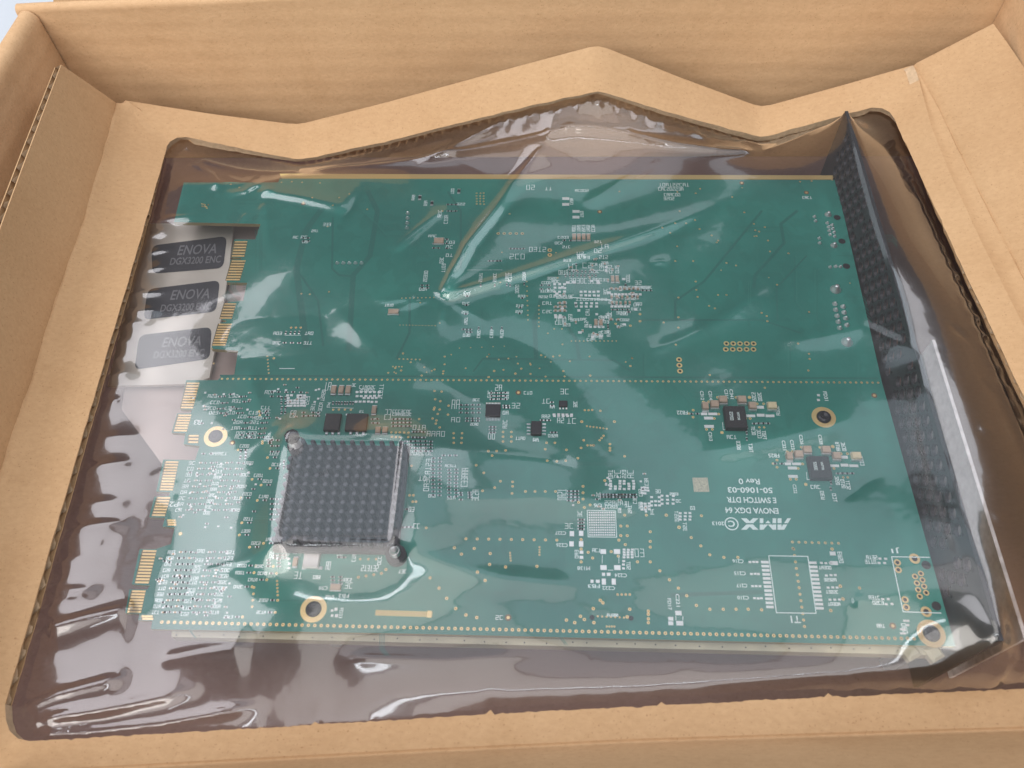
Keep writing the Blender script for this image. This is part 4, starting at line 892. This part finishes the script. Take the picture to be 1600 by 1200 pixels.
for k in range(34):
    q = P(280 + 1150 * k / 34 + rngv.uniform(-8, 8), 992 + 24 * k / 34 + rngv.uniform(-1.5, 1.5), -.0022); mb.disc((q[0], q[1], -.00212), .00022, 'hole', 6)
mb.build('pin_pricks', board, stuff=True)
mb = MB(); a_, b_ = P(441, 279, -.0005), P(1301, 280.5, -.0005); c_, d_ = P(1303, 274, -.0005), P(437, 271.5, -.0005)
mb.add([a_, b_, c_, d_] + [q - np.array([0, 0, .003]) for q in (a_, b_, c_, d_)], [(0, 1, 2, 3), (4, 7, 6, 5), (0, 4, 5, 1), (1, 5, 6, 2), (2, 6, 7, 3), (3, 7, 4, 0)], 'gold_dull'); mb.build('edge_rail', board)
for x, y in ((1425, 1017), (1462, 1019)):
    mb = MB(); c = P(x, y, -.001); mb.chamfer((c[0], c[1], -.004), .004, .004, .003, .0008, 'bar', .5); mb.build('corner_clip', board)

# ================================================================== PLATE WITH PRINTED LABELS UNDER THE LEFT NOTCH
plate = thing('label_plate', 'pale metal plate with three slate printed labels beneath the notch left of the board', 'plate')
ZP = -0.0100
pl = [(228, 349), (365, 349), (358, 420), (345, 500), (327, 590), (300, 600), (168, 603), (196, 480)]
mb = MB(); q = [P(a, b, ZP) for a, b in pl]; k = len(q)
mb.add(q + [(a[0], a[1], ZP - 0.0012) for a in q], [tuple(range(k))[::-1], tuple(range(k, 2 * k))] + [(i, (i + 1) % k, k + (i + 1) % k, k + i) for i in range(k)], 'plate'); mb.build('plate_body', plate)
bq = [P(a, b, -.0135) for a, b in [(232, 352), (440, 352), (420, 620), (345, 740), (268, 745), (190, 640)]]; kb = len(bq)
mb = MB(); mb.add(bq + [(a[0], a[1], -.0150) for a in bq], [tuple(range(kb))[::-1], tuple(range(kb, 2 * kb))] + [(i, (i + 1) % kb, kb + (i + 1) % kb, kb + i) for i in range(kb)], 'base'); mb.build('base_plate', plate)
cq = np.mean(q, axis=0); mb = MB(); mb.box((cq[0] + .006, cq[1], ZFLOOR), .014, .030, ZP - 0.0013 - ZFLOOR, 'panel'); mb.build('support_block', plate)
def rounded(px):                                       # rounded quad in pixels -> outline
    pts = []; p = [np.array(v_, float) for v_ in px]; n = len(p)
    for i in range(n):
        a, b, c = p[i - 1], p[i], p[(i + 1) % n]; d0 = (a - b) / np.linalg.norm(a - b); d1 = (c - b) / np.linalg.norm(c - b); r = 11
        for t in np.linspace(0, 1, 6): s0, s1 = b + d0 * r * (1 - t), b + d1 * r * t; pts.append((1 - t) * (b + d0 * r * (1 - t)) + t * (b + d1 * r * t) if False else b + d0 * r * (1 - t) ** 2 + d1 * r * t ** 2)
    return pts
for (L_, t1, t2) in (([(237, 384), (355, 369), (349, 419), (238, 428)], (309, 390), (306, 407)), ([(231, 452), (344, 438), (338, 487), (224, 500)], (298, 460), (291, 480)), ([(218, 524), (331, 511), (328, 561), (210, 578)], (285, 534), (280, 553))):
    o2 = [P(a, b, ZP) for a, b in rounded(L_)]; mb = MB(); mb.add([(a[0], a[1], ZP + 1.2e-4) for a in o2], [tuple(range(len(o2)))[::-1]], 'label'); lb = mb.build('printed_label', plate)
    text('ENOVA', t1[0], t1[1], 60, 15, 0, 'print', lb, 1.7e-4, bold=.01, tilt=4, zp=ZP, shear=.1); text('DGX3200 ENC', t2[0], t2[1], 78, 11, 0, 'print', lb, 1.7e-4, bold=.015, tilt=4, zp=ZP)

# ================================================================== CLEAR FILM, draped by relaxation over what it covers
HX = 0.00085
gx = np.arange(-0.172, 0.176, HX); gy = np.arange(-0.052, 0.222, HX); X, Y = np.meshgrid(gx, gy)
ins = inside(HOLE, X, Y)
obs = np.full(X.shape, -0.020)
obs[inside(bw, X, Y)] = 0.0011
def blk(x0, x1, y0, y1, z): m = (X > x0) & (X < x1) & (Y > y0) & (Y < y1); obs[m] = np.maximum(obs[m], z)
blk(HS[0], HS[1], HS[2], HS[3], 0.0099)
for (x, y) in PINS: m = np.hypot(X - x, Y - y) < (0.0022 if y > .04 else .0014); obs[m] = 0.0118 if y > .04 else .0086
blk(PX0 - 0.0008, PX1 + 0.0008, PY0, PY1, PZ1 + 0.0006)
for ox, oy in ((0, 0), (131, 78)):
    for (x, y, rx, ry, z) in [(1147.5, 656, .0045, .005, .0026), (1112, 633, .004, .003, .0025), (1128, 627, .003, .002, .0025), (1158, 627, .003, .002, .0025), (1190, 637, .005, .002, .0025)]:
        c = P(x + ox, y + oy); blk(c[0] - rx, c[0] + rx, c[1] - ry, c[1] + ry, z)
for (x, y) in [(521, 662), (557, 662)]: c = P(x, y); blk(c[0] - .003, c[0] + .003, c[1] - .003, c[1] + .003, .0018)
q = np.array([P(a, b, ZP) for a, b in pl]); m = inside(q, X, Y); obs[m] = np.maximum(obs[m], ZP + .0008)
# level of the frame's underside beyond the window
hp = HOLE; fz = np.zeros(X.shape)
out = ~ins; ox_, oy_ = X[out], Y[out]; best = np.full(ox_.shape, 9.); bz = np.zeros(ox_.shape)
for h_ in hp[::1]:
    d = (ox_ - h_[0]) ** 2 + (oy_ - h_[1]) ** 2; m = d < best; best[m] = d[m]; bz[m] = h_[2]
fz[out] = bz - TF - 0.0003
near = np.ones(X.shape, bool); near[out] = best < 0.0065 ** 2
# a slight pull downwards keeps it on the board; lines of tension run between pinches, corners and creases
inb = inside(bw, X, Y)
g = np.where(inb, np.where(X > 0.060, 0.0038, 0.011), np.where(Y > 0.179, 0.0012, np.where(X > 0.116, -0.017, -0.0055))) * HX * HX / 4 * 1000
def tension(a, b, za, zb, wd=0.0022):
    d = np.array(b[:2]) - np.array(a[:2]); l = np.linalg.norm(d); d = d / l
    u = (X - a[0]) * d[0] + (Y - a[1]) * d[1]; n_ = np.abs(-(X - a[0]) * d[1] + (Y - a[1]) * d[0]); m = (n_ < wd) & (u > 0) & (u < l)
    obs[m] = np.maximum(obs[m], (za + (zb - za) * u / l - 0.0012 * (n_ / wd) ** 2)[m])
tip0, tip1 = (0.1162, PY1), (0.1162, PY0)
tension(P(36, 1140, 0), P(480, 1092, 0), -.0036, -.0006); tension(P(480, 1092, 0), P(1080, 1061, .002), -.0006, .0014); tension(P(1080, 1061, .002), P(1560, 1040, .012), .0014, .0120)
tension(tip1, P(1560, 1040, .012), PZ1, .012)
tension(P(1560, 1040, .012), P(1720, 1030, .004), .012, .002)
Zf = np.where(out, fz, np.maximum(obs, 0.0))
Zs = None
for lev, its in ((4, 600), (2, 800), (1, 800)):
    o_, f_, i_, g_ = obs[::lev, ::lev], fz[::lev, ::lev], ins[::lev, ::lev], g[::lev, ::lev] * lev * lev
    if Zs is None: z = Zf[::lev, ::lev].copy()
    else:
        yy = np.clip((np.arange(o_.shape[0]) * lev / plev), 0, Zs.shape[0] - 1.001); xx = np.clip((np.arange(o_.shape[1]) * lev / plev), 0, Zs.shape[1] - 1.001)
        y0 = yy.astype(int); x0 = xx.astype(int); fy = (yy - y0)[:, None]; fx = (xx - x0)[None]
        z = (Zs[y0][:, x0] * (1 - fx) + Zs[y0][:, x0 + 1] * fx) * (1 - fy) + (Zs[y0 + 1][:, x0] * (1 - fx) + Zs[y0 + 1][:, x0 + 1] * fx) * fy
    if lev > 1:                                        # keep narrow obstacles on the coarse levels
        hh, ww = o_.shape; pad_o = np.full((hh * lev, ww * lev), -1.0); pad_o[:obs.shape[0], :obs.shape[1]] = obs[:hh * lev, :ww * lev]; o_ = pad_o.reshape(hh, lev, ww, lev).max((1, 3))
    for it in range(its):
        a = z.copy(); a[1:-1, 1:-1] = 0.25 * (z[:-2, 1:-1] + z[2:, 1:-1] + z[1:-1, :-2] + z[1:-1, 2:]) - g_[1:-1, 1:-1]
        z = np.where(i_, np.maximum(a, o_), f_)
    Zs, plev = z, lev
Z = Zs
for _ in range(9):                                     # soften the kinks of the grid
    a = Z.copy(); a[1:-1, 1:-1] = 0.5 * Z[1:-1, 1:-1] + 0.125 * (Z[:-2, 1:-1] + Z[2:, 1:-1] + Z[1:-1, :-2] + Z[1:-1, 2:]); Z = np.where(ins, a, Z)
# wrinkles: ridges running from the pinches and from the glued edge, and soft undulation
fade = np.clip(0, 1, 1) * np.ones(X.shape)
db = np.full(X.shape, 9.0)
for h_ in hp[::2]: db = np.minimum(db, (X - h_[0]) ** 2 + (Y - h_[1]) ** 2)
fade = np.where(ins, np.clip(np.sqrt(db) / 0.006, 0, 1), 0)
hm = (X > HS[0] + .001) & (X < HS[1] - .001) & (Y > HS[2] + .001) & (Y < HS[3] - .001); fade = np.where(hm, 0.25, fade)
def ridge(pts, amp, wd, wd2=None, skew=0.0, taper=(0.15, 0.15)):
    """a crease along a pixel polyline; amp and width in mm; skew > 0 makes one flank steeper"""
    global Z
    p = [np.array(P(*q)[:2]) for q in pts]; seg = [np.linalg.norm(b - a) for a, b in zip(p[:-1], p[1:])]; tot = sum(seg); s0 = 0
    bestd = np.full(X.shape, 9.0); U = np.zeros(X.shape); SG = np.zeros(X.shape)
    for a, b, l in zip(p[:-1], p[1:], seg):
        d = (b - a) / l; u = np.clip((X - a[0]) * d[0] + (Y - a[1]) * d[1], 0, l); dx, dy = X - a[0] - u * d[0], Y - a[1] - u * d[1]
        dist = np.hypot(dx, dy); m = dist < bestd; bestd = np.where(m, dist, bestd); U = np.where(m, (s0 + u) / tot, U); SG = np.where(m, np.sign(d[0] * dy - d[1] * dx), SG); s0 += l
    w_ = (wd + ((wd2 or wd) - wd) * U) / 1000; w_ = w_ * np.where(SG > 0, 1 - skew, 1 + skew)
    tp = np.clip(U / max(taper[0], 1e-3), 0, 1) * np.clip((1 - U) / max(taper[1], 1e-3), 0, 1); tp = tp * tp * (3 - 2 * tp)
    Z = Z + amp / 1000 * tp * np.exp(-1.25 * (np.sqrt((bestd / w_) ** 2 + 0.06) - 0.245)) * fade
RIDGES = [
    ([(688, 472), (730, 390), (800, 300), (860, 250)], 1.9, 2.6, 4.6, .35, (.04, .1)), ([(688, 472), (800, 440), (1000, 375), (1180, 315)], 1.6, 2.4, 5.5, -.35, (.04, .55)),
    ([(608, 402), (650, 365), (705, 320)], .55, 2.4, 3.2, .2, (.2, .3)), ([(395, 300), (470, 315), (550, 335)], 1.0, 2.5, 6.5, -.3, (.2, .12)), ([(380, 300), (410, 290), (425, 310)], .7, 1.8, 2.5, 0, (.2, .2)),
    ([(1000, 560), (1090, 525), (1200, 470)], .8, 5, 7, .3, (.2, .2)), ([(560, 690), (760, 715), (920, 730)], .9, 6, 8, .3, (.1, .2)), ([(650, 790), (850, 780), (1050, 800)], .6, 7, 6, -.3, (.2, .2)),
    ([(640, 880), (780, 905), (930, 915)], .8, 5, 6, .2, (.1, .2)), ([(380, 560), (400, 640), (440, 700)], .9, 6, 4, .3, (.2, .1)), ([(300, 900), (400, 885), (470, 860)], .7, 4, 3, .3, (.2, .1)),
    ([(1080, 720), (1180, 710), (1330, 690)], .7, 6, 8, 0, (.2, .2)), ([(1200, 560), (1320, 560), (1400, 620)], .8, 5, 5, .3, (.2, .2)), ([(1380, 620), (1420, 800), (1470, 960)], .6, 4, 4, 0, (.2, .2)),
    ([(905, 330), (970, 300), (1040, 270)], .6, 4, 5, .3, (.2, .2)), ([(520, 480), (600, 560), (700, 600)], .5, 6, 8, .2, (.2, .2)),
    # back slope, fanning from the raised middle
    ([(935, 150), (800, 220), (640, 262)], 1.6, 2, 4, .3, (.02, .2)), ([(935, 150), (880, 200), (850, 260)], 1.2, 1.6, 3.5, -.3, (.02, .2)), ([(935, 150), (1010, 190), (1120, 255)], 1.5, 1.6, 4, .3, (.02, .2)), ([(945, 150), (1100, 200), (1185, 228)], 1.2, 1.5, 3, .3, (.05, .2)),
    ([(480, 262), (700, 250), (900, 246)], 1.4, 1.8, 2.2, .3, (.1, .1)), ([(860, 243), (1000, 252), (1180, 262)], 1.6, 2.0, 2.4, -.3, (.1, .1)), ([(1010, 170), (1120, 215), (1190, 250)], 1.0, 1.5, 1.8, 0, (.1, .1)),
    ([(1205, 232), (1260, 215), (1320, 190)], 1.0, 1.4, 1.6, .2, (.1, .05)), ([(1180, 265), (1250, 240), (1310, 215)], .8, 2, 2, .2, (.1, .1)), ([(310, 245), (380, 258), (470, 262)], 1.1, 1.8, 2.4, .3, (.05, .1)), ([(300, 250), (330, 270), (345, 300)], .9, 1.6, 2.5, .2, (.05, .2)),
    # right slope beyond the panel
    ([(1400, 320), (1450, 450), (1530, 640), (1600, 800)], 1.0, 2.4, 4, -.3, (.1, .1)), ([(1600, 960), (1575, 1010), (1565, 1035)], 1.2, 3, 1.5, 0, (.1, .1)), ([(1600, 1000), (1575, 1025), (1562, 1040)], 1.0, 2, 1.2, 0, (.1, .05)),
    # front slope
    ([(30, 1110), (90, 1085), (210, 1055)], 1.6, 1.6, 3.2, .3, (.05, .25)), ([(40, 1130), (160, 1110), (330, 1075)], 1.5, 1.6, 3.5, -.2, (.05, .25)), ([(60, 1150), (250, 1130), (420, 1100)], 1.5, 1.5, 2.2, .3, (.05, .2)),
    ([(75, 985), (140, 968), (215, 950)], 1.7, 2.4, 3.2, .3, (.1, .15)), ([(240, 1035), (320, 1020), (400, 1010)], 1.0, 3, 4, .2, (.2, .2)), ([(520, 1030), (700, 1034), (820, 1026)], .8, 3, 4, .3, (.2, .2)),
]
for k, (a, b) in enumerate([(215, 345), (205, 372), (196, 400), (188, 425), (180, 462), (172, 495), (160, 520), (152, 552), (140, 590), (135, 635), (118, 690), (108, 735), (100, 790), (84, 830), (72, 880), (60, 930)]):
    ln = random.uniform(45, 130); RIDGES.append(([(a + 14, b), (a + 14 + ln * .5, b - random.uniform(0, 8)), (a + 14 + ln, b - random.uniform(2, 14))], random.uniform(.4, 1.1), random.uniform(1.8, 2.8), random.uniform(2.5, 4.5), random.uniform(-.4, .4), (.04, .5)))
FAN = [((935, 150), 180, 360, 26), ((1325, 185), 95, 200, 16), ((1560, 1040), 60, 300, 18), ((36, 1140), 270, 380, 22), ((285, 228), 10, 100, 14), ((410, 300), 0, 360, 10), ((690, 468), 0, 360, 8)]
for (cx, cy), a0, a1, k in FAN:                        # creases fanning out of a pinch
    for q in range(k):
        a = math.radians(random.uniform(a0, a1)); r0 = random.uniform(4, 40); ln = random.uniform(25, 130); dx, dy = math.cos(a), -math.sin(a)
        RIDGES.append(([(cx + dx * r0, cy + dy * r0), (cx + dx * (r0 + ln * .5) + random.uniform(-5, 5), cy + dy * (r0 + ln * .5) + random.uniform(-5, 5)), (cx + dx * (r0 + ln), cy + dy * (r0 + ln))], random.uniform(.12, .38), random.uniform(.9, 1.5), random.uniform(1.2, 2.6), random.uniform(-.4, .4), (.1, .6)))
for q in range(34):                                    # stray creases, mostly where nothing supports the film
    cx, cy = random.choice([(random.uniform(80, 260), random.uniform(560, 1080)), (random.uniform(420, 1250), random.uniform(190, 262)), (random.uniform(1400, 1580), random.uniform(300, 1000)), (random.uniform(350, 1400), random.uniform(300, 980))])
    a = random.uniform(-.6, .6); ln = random.uniform(20, 90)
    RIDGES.append(([(cx, cy), (cx + ln * .5 * math.cos(a), cy - ln * .5 * math.sin(a) + random.uniform(-4, 4)), (cx + ln * math.cos(a), cy - ln * math.sin(a))], random.choice([-1, 1]) * random.uniform(.12, .34), random.uniform(.9, 1.6), random.uniform(1.2, 3), random.uniform(-.4, .4), (.3, .4)))
for r_ in RIDGES: ridge(*r_)
und = np.zeros(X.shape)
for k in range(11):
    a = rng.uniform(0, math.pi); lam = rng.uniform(0.048, 0.12); ph_ = rng.uniform(0, 6.28)
    und += lam * 0.0040 * np.sin((X * math.cos(a) + Y * math.sin(a)) * 2 * math.pi / lam + ph_ + 1.2 * np.sin((X * math.sin(a) - Y * math.cos(a)) * 2 * math.pi / (lam * 2.3)))
Z = Z + und * fade * 0.8 * np.clip((Y + 0.012) / 0.02, 0.25, 1)
Z = np.where(ins, np.maximum(Z, obs - 0.0009), Z)
idx = -np.ones(X.shape, int); use = near.copy()
idx[use] = np.arange(use.sum()); ny_, nx_ = X.shape
f4 = use[:-1, :-1] & use[1:, :-1] & use[:-1, 1:] & use[1:, 1:]
fs = np.stack([idx[:-1, :-1][f4], idx[:-1, 1:][f4], idx[1:, 1:][f4], idx[1:, :-1][f4]], 1)
mb = MB(); mb.add(np.stack([X[use], Y[use], Z[use]], 1), [tuple(map(int, q)) for q in fs], 'film')
fo = mb.build('plastic_film', None, smooth=True)
fo['label'] = 'crinkled clear plastic film stretched across the window of the cardboard frame'; fo['category'] = 'film'
